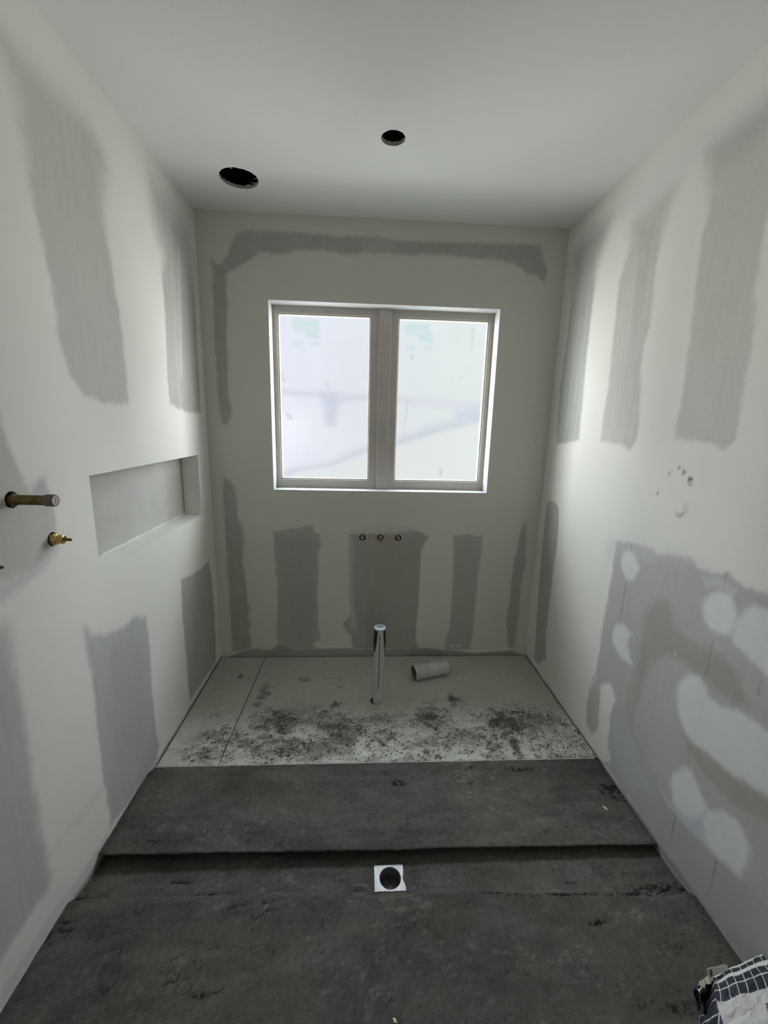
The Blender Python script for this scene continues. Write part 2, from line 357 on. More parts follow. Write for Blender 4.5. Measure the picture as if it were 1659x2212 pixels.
# coats of jointing compound, marks and cracks: outline in metres on the wall, albedo, feather, raggedness, opacity, streak, feather range
POLY = {
  'left': [
    ([ (-1.271, 2.315), (-1.206, 2.33), (-1.184, 2.287), (-1.174, 2.236), (-1.177, 2.189), (-1.168, 2.148), (-1.171, 2.076), (-1.167, 2.005),
      (-1.157, 1.945), (-1.145, 1.887), (-1.132, 1.828), (-1.129, 1.757), (-1.136, 1.7), (-1.129, 1.644), (-1.104, 1.588), (-1.054, 1.543),
      (-1.015, 1.529), (-0.926, 1.517), (-0.806, 1.518), (-0.798, 1.545), (-0.795, 1.657), (-0.798, 1.751), (-0.8, 1.849), (-0.814, 1.914),
      (-0.816, 2), (-0.837, 2.05), (-0.842, 2.118), (-0.836, 2.183), (-0.816, 2.248), (-0.794, 2.296), (-0.807, 2.337), (-0.847, 2.362),
      (-0.915, 2.377), (-0.99, 2.372), (-1.072, 2.362), (-1.144, 2.358), (-1.235, 2.362) ],
     (0.5, 0.485, 0.455), 0.014, 0.012, 1, 0.12, (0.014, 0.07, 1.95, 2.3)),
    ([ (-0.454, 2.412), (-0.459, 2.319), (-0.432, 2.212), (-0.401, 2.175), (-0.43, 2.066), (-0.426, 1.923), (-0.44, 1.79), (-0.454, 1.655),
      (-0.451, 1.537), (-0.346, 1.518), (-0.223, 1.504), (-0.086, 1.507), (-0.072, 1.641), (-0.073, 1.801), (-0.066, 2.009), (-0.067, 2.158),
      (-0.083, 2.298), (-0.122, 2.368), (-0.213, 2.393), (-0.317, 2.414) ],
     (0.4, 0.4, 0.39), 0.01, 0.008, 1, 0.3, (0.012, 0.1, 2, 2.3)),
    ([ (-0.242, 2.258), (-0.217, 2.268), (-0.247, 1.966), (-0.29, 1.673), (-0.319, 1.669), (-0.287, 1.957) ],
     (0.62, 0.61, 0.58), 0.006, 0.004, 0.5, 0.2, None),
    ([ (-1.462, 1.486), (-1.377, 1.483), (-1.376, 1.434), (-1.367, 1.394), (-1.355, 1.347), (-1.335, 1.297), (-1.319, 1.274), (-1.286, 1.303),
      (-1.263, 1.306), (-1.256, 1.266), (-1.248, 1.225), (-1.246, 1.171), (-1.251, 1.103), (-1.275, 1.083), (-1.313, 1.075), (-1.356, 1.064),
      (-1.403, 1.064), (-1.437, 1.069), (-1.458, 1.069), (-1.532, 1.068) ],
     (0.5, 0.49, 0.46), 0.012, 0.012, 1, 0.08, (0.035, 0.012, 1.02, 1.15)),
    ([ (-1.325, 1.29), (-1.286, 1.303), (-1.263, 1.306), (-1.256, 1.266), (-1.253, 1.226), (-1.279, 1.205), (-1.306, 1.243) ],
     (0.44, 0.45, 0.47), 0.015, 0.012, 0.6, 0.1, None),
    ([ (-1.458, 1.069), (-1.403, 1.064), (-1.313, 1.075), (-1.265, 1.087), (-1.325, 1.052), (-1.392, 1.039), (-1.454, 1.021), (-1.543, 1.016),
      (-1.532, 1.068) ],
     (0.52, 0.53, 0.55), 0.02, 0.015, 0.7, 0.1, None),
    ([ (-1.539, 1.002), (-1.477, 0.97), (-1.462, 0.954), (-1.458, 0.873), (-1.458, 0.771), (-1.455, 0.676), (-1.453, 0.576), (-1.463, 0.485),
      (-1.464, 0.382), (-1.461, 0.271), (-1.459, 0.186), (-1.481, 0.148), (-1.518, 0.162), (-1.564, 0.15), (-1.598, 0.153), (-1.636, 0.153),
      (-1.718, 0.173) ],
     (0.44, 0.435, 0.44), 0.016, 0.012, 1, 0.12, (0.02, 0.05, 0.75, 0.95)),
    ([ (-1.189, 0.816), (-1.163, 0.778), (-1.089, 0.738), (-0.988, 0.716), (-0.899, 0.715), (-0.828, 0.676), (-0.823, 0.588), (-0.826, 0.454),
      (-0.836, 0.3), (-0.834, 0.175), (-0.826, 0.062), (-0.853, 0.021), (-0.929, 0.008), (-1.027, 0.024), (-1.142, 0.04), (-1.2, 0.05),
      (-1.184, 0.132), (-1.196, 0.233), (-1.193, 0.315), (-1.19, 0.421), (-1.186, 0.539), (-1.185, 0.632), (-1.19, 0.72) ],
     (0.42, 0.42, 0.43), 0.01, 0.01, 1, 0.12, (0.012, 0.028, 0.6, 0.85)),
    ([ (-1.077, 0.669), (-0.972, 0.651), (-0.891, 0.588), (-0.889, 0.417), (-0.906, 0.233), (-1.001, 0.166), (-1.103, 0.25), (-1.103, 0.392),
      (-1.098, 0.558) ],
     (0.385, 0.375, 0.37), 0.04, 0.01, 0.6, 0.1, None),
    ([ (-0.478, 0.707), (-0.366, 0.681), (-0.222, 0.667), (-0.106, 0.68), (-0.073, 0.564), (-0.072, 0.362), (-0.077, 0.156), (-0.099, 0.027),
      (-0.301, 0.033), (-0.479, 0.041), (-0.497, 0.127), (-0.489, 0.29), (-0.494, 0.41), (-0.493, 0.557) ],
     (0.4, 0.395, 0.385), 0.007, 0.007, 1, 0.15, None),
    ([ (-1.207, 0.239), (-1.2, 0.211), (-1.26, 0.205), (-1.322, 0.215), (-1.395, 0.236), (-1.456, 0.235), (-1.456, 0.257), (-1.392, 0.255),
      (-1.316, 0.249), (-1.263, 0.249) ],
     (0.6, 0.605, 0.57), 0.015, 0.01, 0.6, 0.3, None),
    ([ (-1.196, 0.036), (-1.027, 0.024), (-0.822, -0.029), (-0.647, -0.034), (-0.664, 0.003), (-0.926, 0.026), (-1.142, 0.04), (-1.243, 0.047),
      (-1.383, 0.053), (-1.486, 0.079), (-1.651, 0.08), (-1.66, 0.033), (-1.521, 0.024), (-1.394, -0.006), (-1.279, -0.016) ],
     (0.52, 0.53, 0.52), 0.01, 0.008, 0.7, 0.1, None),
    ([ (-1.496, 0.154), (-1.427, 0.12), (-1.334, 0.046), (-1.405, 0.041), (-1.467, 0.049), (-1.552, 0.065), (-1.65, 0.085), (-1.638, 0.142),
      (-1.574, 0.136) ],
     (0.62, 0.63, 0.64), 0.02, 0.01, 0.5, 0.1, None),
  ],
  'right': [
    ([ (-0.087, 2.354), (-0.091, 2.28), (-0.104, 2.139), (-0.107, 1.998), (-0.098, 1.855), (-0.089, 1.707), (-0.097, 1.501), (-0.122, 1.381),
      (-0.23, 1.397), (-0.365, 1.417), (-0.356, 1.548), (-0.347, 1.685), (-0.342, 1.819), (-0.337, 1.95), (-0.339, 2.052), (-0.342, 2.109),
      (-0.337, 2.201), (-0.351, 2.277), (-0.373, 2.316), (-0.392, 2.363), (-0.399, 2.398), (-0.268, 2.421), (-0.149, 2.401) ],
     (0.4, 0.41, 0.4), 0.008, 0.008, 1, 0.3, (0.01, 0.07, 2.05, 2.3)),
    ([ (-0.57, 2.301), (-0.581, 2.231), (-0.564, 2.165), (-0.539, 2.099), (-0.544, 2.023), (-0.548, 1.945), (-0.554, 1.827), (-0.563, 1.731),
      (-0.56, 1.618), (-0.549, 1.535), (-0.556, 1.42), (-0.686, 1.413), (-0.782, 1.395), (-0.813, 1.442), (-0.805, 1.574), (-0.777, 1.72),
      (-0.777, 1.818), (-0.793, 1.89), (-0.79, 1.971), (-0.777, 2.073), (-0.778, 2.137), (-0.79, 2.214), (-0.813, 2.284), (-0.83, 2.329),
      (-0.71, 2.344), (-0.613, 2.328) ],
     (0.5, 0.495, 0.46), 0.01, 0.009, 1, 0.25, (0.012, 0.07, 2.05, 2.35)),
    ([ (-0.644, 2.268), (-0.724, 2.235), (-0.724, 2.144), (-0.733, 2.007), (-0.719, 1.872), (-0.702, 1.788), (-0.686, 1.806), (-0.672, 2.024),
      (-0.649, 2.17) ],
     (0.43, 0.43, 0.4), 0.02, 0.01, 0.6, 0.3, None),
    ([ (-0.948, 2.372), (-0.953, 2.327), (-0.987, 2.236), (-1.002, 2.154), (-0.993, 2.092), (-0.994, 2.036), (-1.002, 1.931), (-1.011, 1.841),
      (-1.015, 1.751), (-1.019, 1.659), (-1.02, 1.578), (-1.017, 1.482), (-1.022, 1.446), (-1.101, 1.446), (-1.187, 1.44), (-1.233, 1.42),
      (-1.272, 1.452), (-1.258, 1.555), (-1.259, 1.618), (-1.262, 1.71), (-1.251, 1.797), (-1.237, 1.874), (-1.231, 1.962), (-1.23, 2.056),
      (-1.259, 2.153), (-1.303, 2.272), (-1.212, 2.363), (-1.159, 2.367), (-1.069, 2.373), (-1.003, 2.373) ],
     (0.53, 0.52, 0.48), 0.012, 0.011, 1, 0.15, (0.013, 0.06, 2.1, 2.4)),
    ([ (-0.951, 2.36), (-1.021, 2.292), (-1.089, 2.285), (-1.205, 2.283), (-1.239, 2.354), (-1.159, 2.367), (-1.068, 2.378) ],
     (0.44, 0.44, 0.43), 0.04, 0.01, 0.6, 0.1, None),
    ([ (-0.399, 2.398), (-0.611, 2.336), (-0.82, 2.334), (-0.929, 2.372), (-1.159, 2.367), (-1.149, 2.413), (-1.061, 2.411), (-0.914, 2.44),
      (-0.69, 2.429), (-0.488, 2.432) ],
     (0.6, 0.62, 0.62), 0.05, 0.01, 0.5, 0.1, None),
    ([ (-0.077, 1.009), (-0.094, 1.05), (-0.179, 1.062), (-0.231, 1.04), (-0.255, 0.918), (-0.252, 0.722), (-0.245, 0.515), (-0.246, 0.262),
      (-0.285, 0.14), (-0.194, 0.055), (-0.128, 0.045), (-0.12, 0.193), (-0.088, 0.448), (-0.079, 0.662), (-0.076, 0.872) ],
     (0.4, 0.4, 0.385), 0.007, 0.006, 1, 0.2, None),
    ([ (-0.775, 1.007), (-0.807, 1.011), (-0.895, 1.027), (-0.984, 1.03), (-1.024, 1.024), (-1.137, 1.056), (-1.194, 1.055), (-1.217, 1.039),
      (-1.285, 1.044), (-1.336, 1.055), (-1.385, 1.046), (-1.456, 1.051), (-1.596, 1.061), (-1.862, -0.047), (-1.715, -0.208), (-1.59, 0.004),
      (-1.522, 0.001), (-1.436, -0.01), (-1.368, -0.013), (-1.265, -0.02), (-1.214, 0.002), (-1.128, 0.012), (-0.998, 0.009), (-0.912, 0.013),
      (-0.955, 0.06), (-0.922, 0.131), (-0.903, 0.235), (-0.92, 0.337), (-0.889, 0.383), (-0.811, 0.344), (-0.826, 0.233), (-0.838, 0.133),
      (-0.808, 0.059), (-0.749, 0.084), (-0.733, 0.163), (-0.732, 0.246), (-0.771, 0.317), (-0.779, 0.38), (-0.735, 0.267), (-0.769, 0.38),
      (-0.767, 0.467), (-0.766, 0.553), (-0.767, 0.667), (-0.774, 0.753), (-0.781, 0.836), (-0.776, 0.914) ],
     (0.43, 0.425, 0.42), 0.012, 0.013, 1, 0.08, None),
    ([ (-1.026, 0.79), (-1.061, 0.862), (-1.112, 0.875), (-1.168, 0.805), (-1.224, 0.792), (-1.316, 0.81), (-1.373, 0.805), (-1.426, 0.781),
      (-1.476, 0.724), (-1.427, 0.688), (-1.317, 0.706), (-1.244, 0.705), (-1.191, 0.704), (-1.141, 0.674), (-1.094, 0.612), (-1.074, 0.526),
      (-1.059, 0.414), (-1.03, 0.445), (-1.023, 0.568), (-1.022, 0.691), (-1.014, 0.755) ],
     (0.345, 0.335, 0.3), 0.022, 0.012, 0.9, 0.05, None),
    ([ (-1.009, 0.528), (-1.053, 0.556), (-1.05, 0.462), (-1.046, 0.366), (-1.058, 0.279), (-1.025, 0.265), (-0.994, 0.358), (-0.982, 0.447) ],
     (0.37, 0.355, 0.32), 0.02, 0.01, 0.7, 0.05, None),
    ([ (-1.278, 0.463), (-1.32, 0.471), (-1.371, 0.474), (-1.423, 0.481), (-1.494, 0.49), (-1.577, 0.514), (-1.628, 0.528), (-1.647, 0.442),
      (-1.592, 0.449), (-1.532, 0.42), (-1.466, 0.403), (-1.387, 0.405), (-1.325, 0.422) ],
     (0.37, 0.35, 0.305), 0.015, 0.01, 0.9, 0.05, None),
    ([ (-0.929, 0.255), (-1.01, 0.286), (-1.065, 0.285), (-1.107, 0.251), (-1.162, 0.226), (-1.23, 0.194), (-1.156, 0.113), (-1.106, 0.069),
      (-1.031, 0.035), (-0.96, 0.036), (-0.918, 0.127) ],
     (0.42, 0.44, 0.45), 0.015, 0.01, 0.8, 0.05, None),
    ([ (-1.008, 0.297), (-1.082, 0.287), (-1.139, 0.255), (-1.209, 0.222), (-1.247, 0.187), (-1.32, 0.17), (-1.297, 0.151), (-1.225, 0.153),
      (-1.14, 0.18), (-1.105, 0.224), (-1.06, 0.268) ],
     (0.38, 0.385, 0.37), 0.01, 0.008, 0.5, 0.05, None),
    ([ (-1.143, 0.099), (-1.247, 0.187), (-1.318, 0.175), (-1.462, 0.196), (-1.568, 0.224), (-1.693, 0.235), (-1.728, 0.081), (-1.59, 0.004),
      (-1.436, -0.01), (-1.265, -0.02), (-1.145, 0.016), (-1.107, 0.029) ],
     (0.385, 0.385, 0.375), 0.02, 0.01, 0.75, 0.05, None),
    ([ (-0.838, 0.98), (-0.888, 0.993), (-0.923, 0.968), (-0.941, 0.936), (-0.922, 0.878), (-0.88, 0.867), (-0.842, 0.895), (-0.829, 0.932) ],
     (0.66, 0.68, 0.69), 0.014, 0.01, 0.92, 0.03, None),
    ([ (-0.857, 0.656), (-0.909, 0.677), (-0.965, 0.665), (-0.946, 0.614), (-0.993, 0.544), (-0.926, 0.534), (-0.865, 0.552), (-0.838, 0.592) ],
     (0.66, 0.68, 0.69), 0.014, 0.01, 0.92, 0.03, None),
    ([ (-1.259, 0.94), (-1.278, 0.976), (-1.316, 1), (-1.354, 0.994), (-1.378, 0.957), (-1.382, 0.904), (-1.358, 0.869), (-1.311, 0.871),
      (-1.28, 0.887), (-1.265, 0.911) ],
     (0.66, 0.68, 0.69), 0.014, 0.01, 0.92, 0.03, None),
    ([ (-1.4, 0.978), (-1.43, 1.006), (-1.467, 1.006), (-1.585, 0.995), (-1.655, 0.795), (-1.505, 0.834), (-1.447, 0.85), (-1.396, 0.863),
      (-1.379, 0.884), (-1.389, 0.926) ],
     (0.66, 0.68, 0.69), 0.014, 0.01, 0.92, 0.03, None),
    ([ (-1.229, 0.621), (-1.266, 0.678), (-1.304, 0.695), (-1.33, 0.68), (-1.352, 0.656), (-1.392, 0.661), (-1.45, 0.685), (-1.493, 0.688),
      (-1.523, 0.685), (-1.538, 0.689), (-1.613, 0.673), (-1.642, 0.544), (-1.576, 0.522), (-1.538, 0.51), (-1.471, 0.487), (-1.421, 0.489),
      (-1.37, 0.478), (-1.32, 0.471), (-1.287, 0.481), (-1.257, 0.512), (-1.232, 0.564) ],
     (0.66, 0.68, 0.69), 0.014, 0.01, 0.92, 0.03, None),
    ([ (-1.275, 0.263), (-1.285, 0.321), (-1.319, 0.367), (-1.348, 0.373), (-1.369, 0.357), (-1.391, 0.336), (-1.418, 0.316), (-1.409, 0.258),
      (-1.375, 0.203), (-1.341, 0.188), (-1.303, 0.199) ],
     (0.66, 0.68, 0.69), 0.014, 0.01, 0.92, 0.03, None),
    ([ (-1.42, 0.308), (-1.468, 0.35), (-1.511, 0.372), (-1.54, 0.366), (-1.567, 0.335), (-1.566, 0.271), (-1.563, 0.223), (-1.541, 0.219),
      (-1.501, 0.203), (-1.456, 0.199), (-1.432, 0.208), (-1.415, 0.255) ],
     (0.66, 0.68, 0.69), 0.014, 0.01, 0.92, 0.03, None),
    ([ (-1.236, 0.2), (-1.286, 0.198), (-1.343, 0.207), (-1.409, 0.258), (-1.44, 0.219), (-1.457, 0.195), (-1.398, 0.18), (-1.344, 0.175),
      (-1.292, 0.175), (-1.252, 0.18) ],
     (0.52, 0.54, 0.58), 0.012, 0.008, 0.8, 0.05, None),
    ([ (-1.242, 1.012), (-1.288, 1.03), (-1.367, 1.024), (-1.356, 1.005), (-1.293, 1.005), (-1.267, 0.983) ],
     (0.58, 0.59, 0.6), 0.012, 0.01, 0.6, 0.1, None),
    ([ (-0.684, 0.982), (-0.766, 1.01), (-0.893, 1.036), (-1.021, 1.037), (-1.158, 1.079), (-1.28, 1.065), (-1.264, 1.04), (-1.143, 1.033),
      (-1.006, 0.991), (-0.797, 0.947), (-0.728, 0.871) ],
     (0.56, 0.57, 0.58), 0.03, 0.02, 0.4, 0.1, None),
    ([ (-1.071, 1.349), (-1.07, 1.344), (-1.066, 1.341), (-1.06, 1.342), (-1.057, 1.347), (-1.058, 1.352), (-1.062, 1.355), (-1.068, 1.353) ],
     (0.16, 0.15, 0.13), 0.006, 0.012, 0.75, 0, None),
    ([ (-1.1, 1.337), (-1.099, 1.331), (-1.094, 1.327), (-1.087, 1.329), (-1.084, 1.335), (-1.084, 1.342), (-1.09, 1.346), (-1.096, 1.343) ],
     (0.16, 0.15, 0.13), 0.006, 0.012, 0.8, 0, None),
    ([ (-1.026, 1.326), (-1.026, 1.321), (-1.023, 1.319), (-1.019, 1.32), (-1.016, 1.324), (-1.017, 1.329), (-1.02, 1.331), (-1.024, 1.33) ],
     (0.16, 0.15, 0.13), 0.006, 0.012, 0.8, 0, None),
    ([ (-1.129, 1.318), (-1.128, 1.315), (-1.123, 1.313), (-1.117, 1.313), (-1.114, 1.316), (-1.116, 1.32), (-1.121, 1.322), (-1.126, 1.321) ],
     (0.16, 0.15, 0.13), 0.006, 0.012, 0.95, 0, None),
    ([ (-1.128, 1.303), (-1.128, 1.294), (-1.125, 1.291), (-1.121, 1.293), (-1.117, 1.301), (-1.117, 1.309), (-1.12, 1.313), (-1.125, 1.31) ],
     (0.16, 0.15, 0.13), 0.006, 0.012, 0.7, 0, None),
    ([ (-0.982, 1.244), (-0.982, 1.241), (-0.979, 1.24), (-0.976, 1.24), (-0.974, 1.243), (-0.975, 1.246), (-0.977, 1.247), (-0.98, 1.247) ],
     (0.16, 0.15, 0.13), 0.006, 0.012, 0.9, 0, None),
    ([ (-1.118, 1.192), (-1.115, 1.184), (-1.104, 1.178), (-1.092, 1.179), (-1.085, 1.185), (-1.088, 1.193), (-1.099, 1.199), (-1.112, 1.198) ],
     (0.16, 0.15, 0.13), 0.006, 0.012, 0.45, 0, None),
    ([ (-1.098, 1.194), (-1.097, 1.182), (-1.091, 1.176), (-1.083, 1.179), (-1.077, 1.189), (-1.078, 1.201), (-1.084, 1.207), (-1.092, 1.204) ],
     (0.16, 0.15, 0.13), 0.006, 0.012, 0.25, 0, None),
    ([ (-1.133, 1.217), (-1.133, 1.203), (-1.126, 1.196), (-1.117, 1.2), (-1.111, 1.213), (-1.111, 1.227), (-1.118, 1.234), (-1.127, 1.23) ],
     (0.16, 0.15, 0.13), 0.006, 0.012, 0.2, 0, None),
    ([ (-0.879, 1.029), (-0.877, 1.029), (-0.879, 0.988), (-0.881, 0.989) ],
     (0.08, 0.08, 0.07), 0.003, 0, 0.75, 0, None),
    ([ (-0.882, 0.857), (-0.88, 0.856), (-0.88, 0.694), (-0.882, 0.695) ],
     (0.08, 0.08, 0.07), 0.003, 0, 0.75, 0, None),
    ([ (-1.324, 1.06), (-1.323, 1.06), (-1.325, 1.024), (-1.326, 1.024) ],
     (0.08, 0.08, 0.07), 0.003, 0, 0.75, 0, None),
    ([ (-1.325, 0.841), (-1.324, 0.841), (-1.324, 0.71), (-1.325, 0.711) ],
     (0.08, 0.08, 0.07), 0.003, 0, 0.75, 0, None),
    ([ (-1.489, 0.823), (-1.488, 0.822), (-1.49, 0.766), (-1.491, 0.767) ],
     (0.08, 0.08, 0.07), 0.003, 0, 0.75, 0, None),
    ([ (-1.32, 0.466), (-1.319, 0.465), (-1.32, 0.38), (-1.322, 0.381) ],
     (0.08, 0.08, 0.07), 0.003, 0, 0.75, 0, None),
    ([ (-1.319, 0.175), (-1.318, 0.174), (-1.315, 0.04), (-1.316, 0.041) ],
     (0.08, 0.08, 0.07), 0.003, 0, 0.75, 0, None),
    ([ (-1.486, 0.189), (-1.485, 0.188), (-1.486, 0.049), (-1.487, 0.05) ],
     (0.08, 0.08, 0.07), 0.003, 0, 0.75, 0, None),
    ([ (-1.189, 0.726), (-1.187, 0.726), (-1.192, 0.704), (-1.193, 0.705) ],
     (0.8, 0.8, 0.78), 0.003, 0, 0.8, 0, None),
  ],
  'back': [
    ([ (0.069, 2.312), (0.093, 2.275), (0.128, 2.276), (0.16, 2.321), (0.18, 2.376), (0.212, 2.422), (0.253, 2.436), (0.405, 2.437),
      (0.547, 2.439), (0.678, 2.434), (0.726, 2.428), (0.87, 2.435), (1.027, 2.425), (1.211, 2.426), (1.395, 2.43), (1.582, 2.433),
      (1.732, 2.437), (1.818, 2.429), (1.845, 2.383), (1.873, 2.316), (1.87, 2.264), (1.851, 2.258), (1.809, 2.291), (1.758, 2.291),
      (1.73, 2.322), (1.652, 2.343), (1.525, 2.358), (1.4, 2.361), (1.312, 2.368), (1.213, 2.366), (1.091, 2.355), (0.993, 2.363),
      (0.895, 2.364), (0.822, 2.352), (0.774, 2.343), (0.702, 2.356), (0.654, 2.364), (0.534, 2.353), (0.426, 2.33), (0.331, 2.339),
      (0.277, 2.299), (0.21, 2.256), (0.147, 2.231), (0.146, 2.156), (0.136, 1.985), (0.133, 1.821), (0.129, 1.603), (0.143, 1.504),
      (0.119, 1.447), (0.083, 1.449), (0.074, 1.502), (0.069, 1.651), (0.067, 1.866), (0.073, 2.097), (0.078, 2.219) ],
     (0.36, 0.36, 0.345), 0.008, 0.008, 1, 0.1, (0.008, 0.014, 2.2, 2.4)),
    ([ (0.87, 2.434), (1.027, 2.425), (1.041, 2.381), (0.895, 2.366), (0.834, 2.405) ],
     (0.45, 0.45, 0.43), 0.02, 0.01, 0.6, 0.1, None),
    ([ (0.678, 2.434), (0.676, 2.434), (0.676, 2.365), (0.677, 2.365) ],
     (0.08, 0.08, 0.08), 0.003, 0, 0.85, 0, None),
    ([ (1.311, 2.41), (1.309, 2.41), (1.313, 2.368), (1.314, 2.368) ],
     (0.08, 0.08, 0.08), 0.003, 0, 0.7, 0, None),
    ([ (0.072, 1.141), (0.112, 1.129), (0.136, 1.087), (0.144, 0.995), (0.142, 0.9), (0.174, 0.853), (0.178, 0.763), (0.162, 0.623),
      (0.176, 0.479), (0.179, 0.376), (0.196, 0.332), (0.185, 0.272), (0.205, 0.239), (0.182, 0.181), (0.192, 0.119), (0.193, 0.05),
      (0.074, 0.035), (0.069, 0.166), (0.072, 0.332), (0.07, 0.551), (0.07, 0.762), (0.068, 0.967) ],
     (0.36, 0.36, 0.345), 0.008, 0.007, 1, 0.1, None),
    ([ (0.349, 0.821), (0.469, 0.847), (0.522, 0.857), (0.588, 0.868), (0.597, 0.816), (0.628, 0.81), (0.635, 0.74), (0.618, 0.697),
      (0.619, 0.554), (0.611, 0.407), (0.617, 0.256), (0.623, 0.118), (0.587, 0.087), (0.594, 0.048), (0.361, 0.049), (0.351, 0.18),
      (0.366, 0.376), (0.361, 0.552), (0.356, 0.695) ],
     (0.37, 0.365, 0.345), 0.008, 0.008, 1, 0.1, None),
    ([ (0.355, 0.793), (0.468, 0.801), (0.601, 0.796), (0.592, 0.553), (0.593, 0.332), (0.595, 0.102), (0.426, 0.103), (0.432, 0.406),
      (0.388, 0.552), (0.385, 0.695) ],
     (0.34, 0.335, 0.31), 0.03, 0.008, 0.7, 0.05, None),
    ([ (0.803, 0.812), (0.897, 0.824), (1.006, 0.817), (1.073, 0.831), (1.196, 0.848), (1.294, 0.807), (1.275, 0.76), (1.249, 0.717),
      (1.249, 0.557), (1.249, 0.408), (1.241, 0.256), (1.24, 0.1), (1.26, 0.044), (0.83, 0.046), (0.825, 0.133), (0.793, 0.164),
      (0.767, 0.222), (0.793, 0.256), (0.82, 0.287), (0.813, 0.407), (0.811, 0.555), (0.81, 0.699) ],
     (0.335, 0.325, 0.295), 0.008, 0.008, 1, 0.06, None),
    ([ (0.809, 0.84), (0.95, 0.869), (1.14, 0.864), (1.25, 0.852), (1.196, 0.83), (1.074, 0.817), (0.978, 0.825), (0.816, 0.805) ],
     (0.48, 0.48, 0.45), 0.008, 0.012, 0.6, 0.1, None),
    ([ (0.803, 0.798), (0.833, 0.784), (0.832, 0.555), (0.841, 0.332), (0.864, 0.164), (0.821, 0.195), (0.806, 0.407) ],
     (0.43, 0.43, 0.41), 0.008, 0.006, 0.8, 0.2, None),
    ([ (1.442, 0.807), (1.528, 0.825), (1.627, 0.806), (1.629, 0.706), (1.62, 0.633), (1.617, 0.484), (1.614, 0.332), (1.611, 0.177),
      (1.598, 0.042), (1.433, 0.032), (1.431, 0.115), (1.453, 0.193), (1.458, 0.408), (1.456, 0.632) ],
     (0.37, 0.365, 0.345), 0.009, 0.008, 1, 0.12, None),
    ([ (1.873, 0.887), (1.894, 0.902), (1.901, 0.809), (1.911, 0.635), (1.898, 0.47), (1.903, 0.255), (1.895, 0.097), (1.887, 0.024),
      (1.856, 0.036), (1.822, 0.255), (1.833, 0.333), (1.832, 0.56), (1.847, 0.707), (1.855, 0.809) ],
     (0.37, 0.365, 0.345), 0.008, 0.007, 1, 0.12, None),
    ([ (0.044, -0.001), (0.172, 0.045), (0.355, 0.075), (0.481, 0.043), (0.594, 0.046), (0.794, 0.061), (0.88, 0.041), (1.242, 0.049),
      (1.315, 0.055), (1.433, 0.035), (1.611, 0.021), (1.878, 0.036), (1.96, -0.004), (1.962, -0.049), (0.042, -0.035) ],
     (0.27, 0.265, 0.235), 0.005, 0.006, 0.9, 0.05, None),
    ([ (0.58, 0.095), (0.68, 0.086), (0.822, 0.062), (0.88, 0.051), (0.68, 0.058), (0.587, 0.079) ],
     (0.62, 0.6, 0.54), 0.003, 0.003, 0.8, 0, None),
    ([ (0.242, 0.057), (0.355, 0.072), (0.312, 0.049), (0.256, 0.045) ],
     (0.62, 0.6, 0.54), 0.003, 0.003, 0.8, 0, None),
    ([ (1.46, 0.075), (1.492, 0.075), (1.49, 0.06), (1.464, 0.06) ],
     (0.62, 0.6, 0.54), 0.003, 0.003, 0.8, 0, None),
    ([ (1.504, 0.075), (1.534, 0.074), (1.532, 0.06), (1.508, 0.06) ],
     (0.62, 0.6, 0.54), 0.003, 0.003, 0.8, 0, None),
    ([ (1.581, 0.031), (1.877, 0.057), (1.886, 0.032), (1.612, 0.015) ],
     (0.62, 0.6, 0.54), 0.003, 0.003, 0.8, 0, None),
    ([ (1.857, 1.587), (1.879, 1.588), (1.906, 1.375), (1.889, 1.375) ],
     (0.5, 0.5, 0.46), 0.01, 0.005, 0.5, 0.1, None),
  ],
}
# dirt on the floor sheets and crumbled spots of the mortar: x, y, half sizes, strength
BLOB = [
    (0.181, -0.805, 0.093, 0.071, 0.75),
    (0.324, -0.729, 0.129, 0.109, 0.6),
    (0.474, -0.614, 0.138, 0.104, 1),
    (0.481, -0.762, 0.171, 0.106, 0.8),
    (0.354, -0.386, 0.045, 0.15, 0.6),
    (0.799, -0.679, 0.135, 0.127, 0.9),
    (0.699, -0.561, 0.119, 0.091, 0.45),
    (0.635, -0.794, 0.148, 0.088, 0.6),
    (0.999, -0.745, 0.154, 0.109, 0.5),
    (1.243, -0.607, 0.107, 0.126, 0.8),
    (1.226, -0.78, 0.153, 0.106, 0.6),
    (1.409, -0.452, 0.056, 0.064, 0.8),
    (1.643, -0.632, 0.156, 0.113, 1),
    (1.509, -0.757, 0.157, 0.11, 0.7),
    (1.617, -0.803, 0.031, 0.096, 1.2),
    (1.587, -0.728, 0.032, 0.044, 1.1),
    (1.779, -0.763, 0.113, 0.144, 0.6),
    (1.907, -0.781, 0.068, 0.092, 0.6),
    (0.431, -0.816, 0.187, 0.056, 0.5),
    (0.781, -0.287, 0.12, 0.116, 0.25),
    (0.564, -0.253, 0.059, 0.037, 0.5),
    (0.181, -0.211, 0.022, 0.028, 0.7),
    (0.174, -0.561, 0.032, 0.035, 0.6),
    (0.753, -0.479, 0.034, 0.031, 0.8),
    (1.47, -0.814, 0.262, 0.052, 0.5),
]
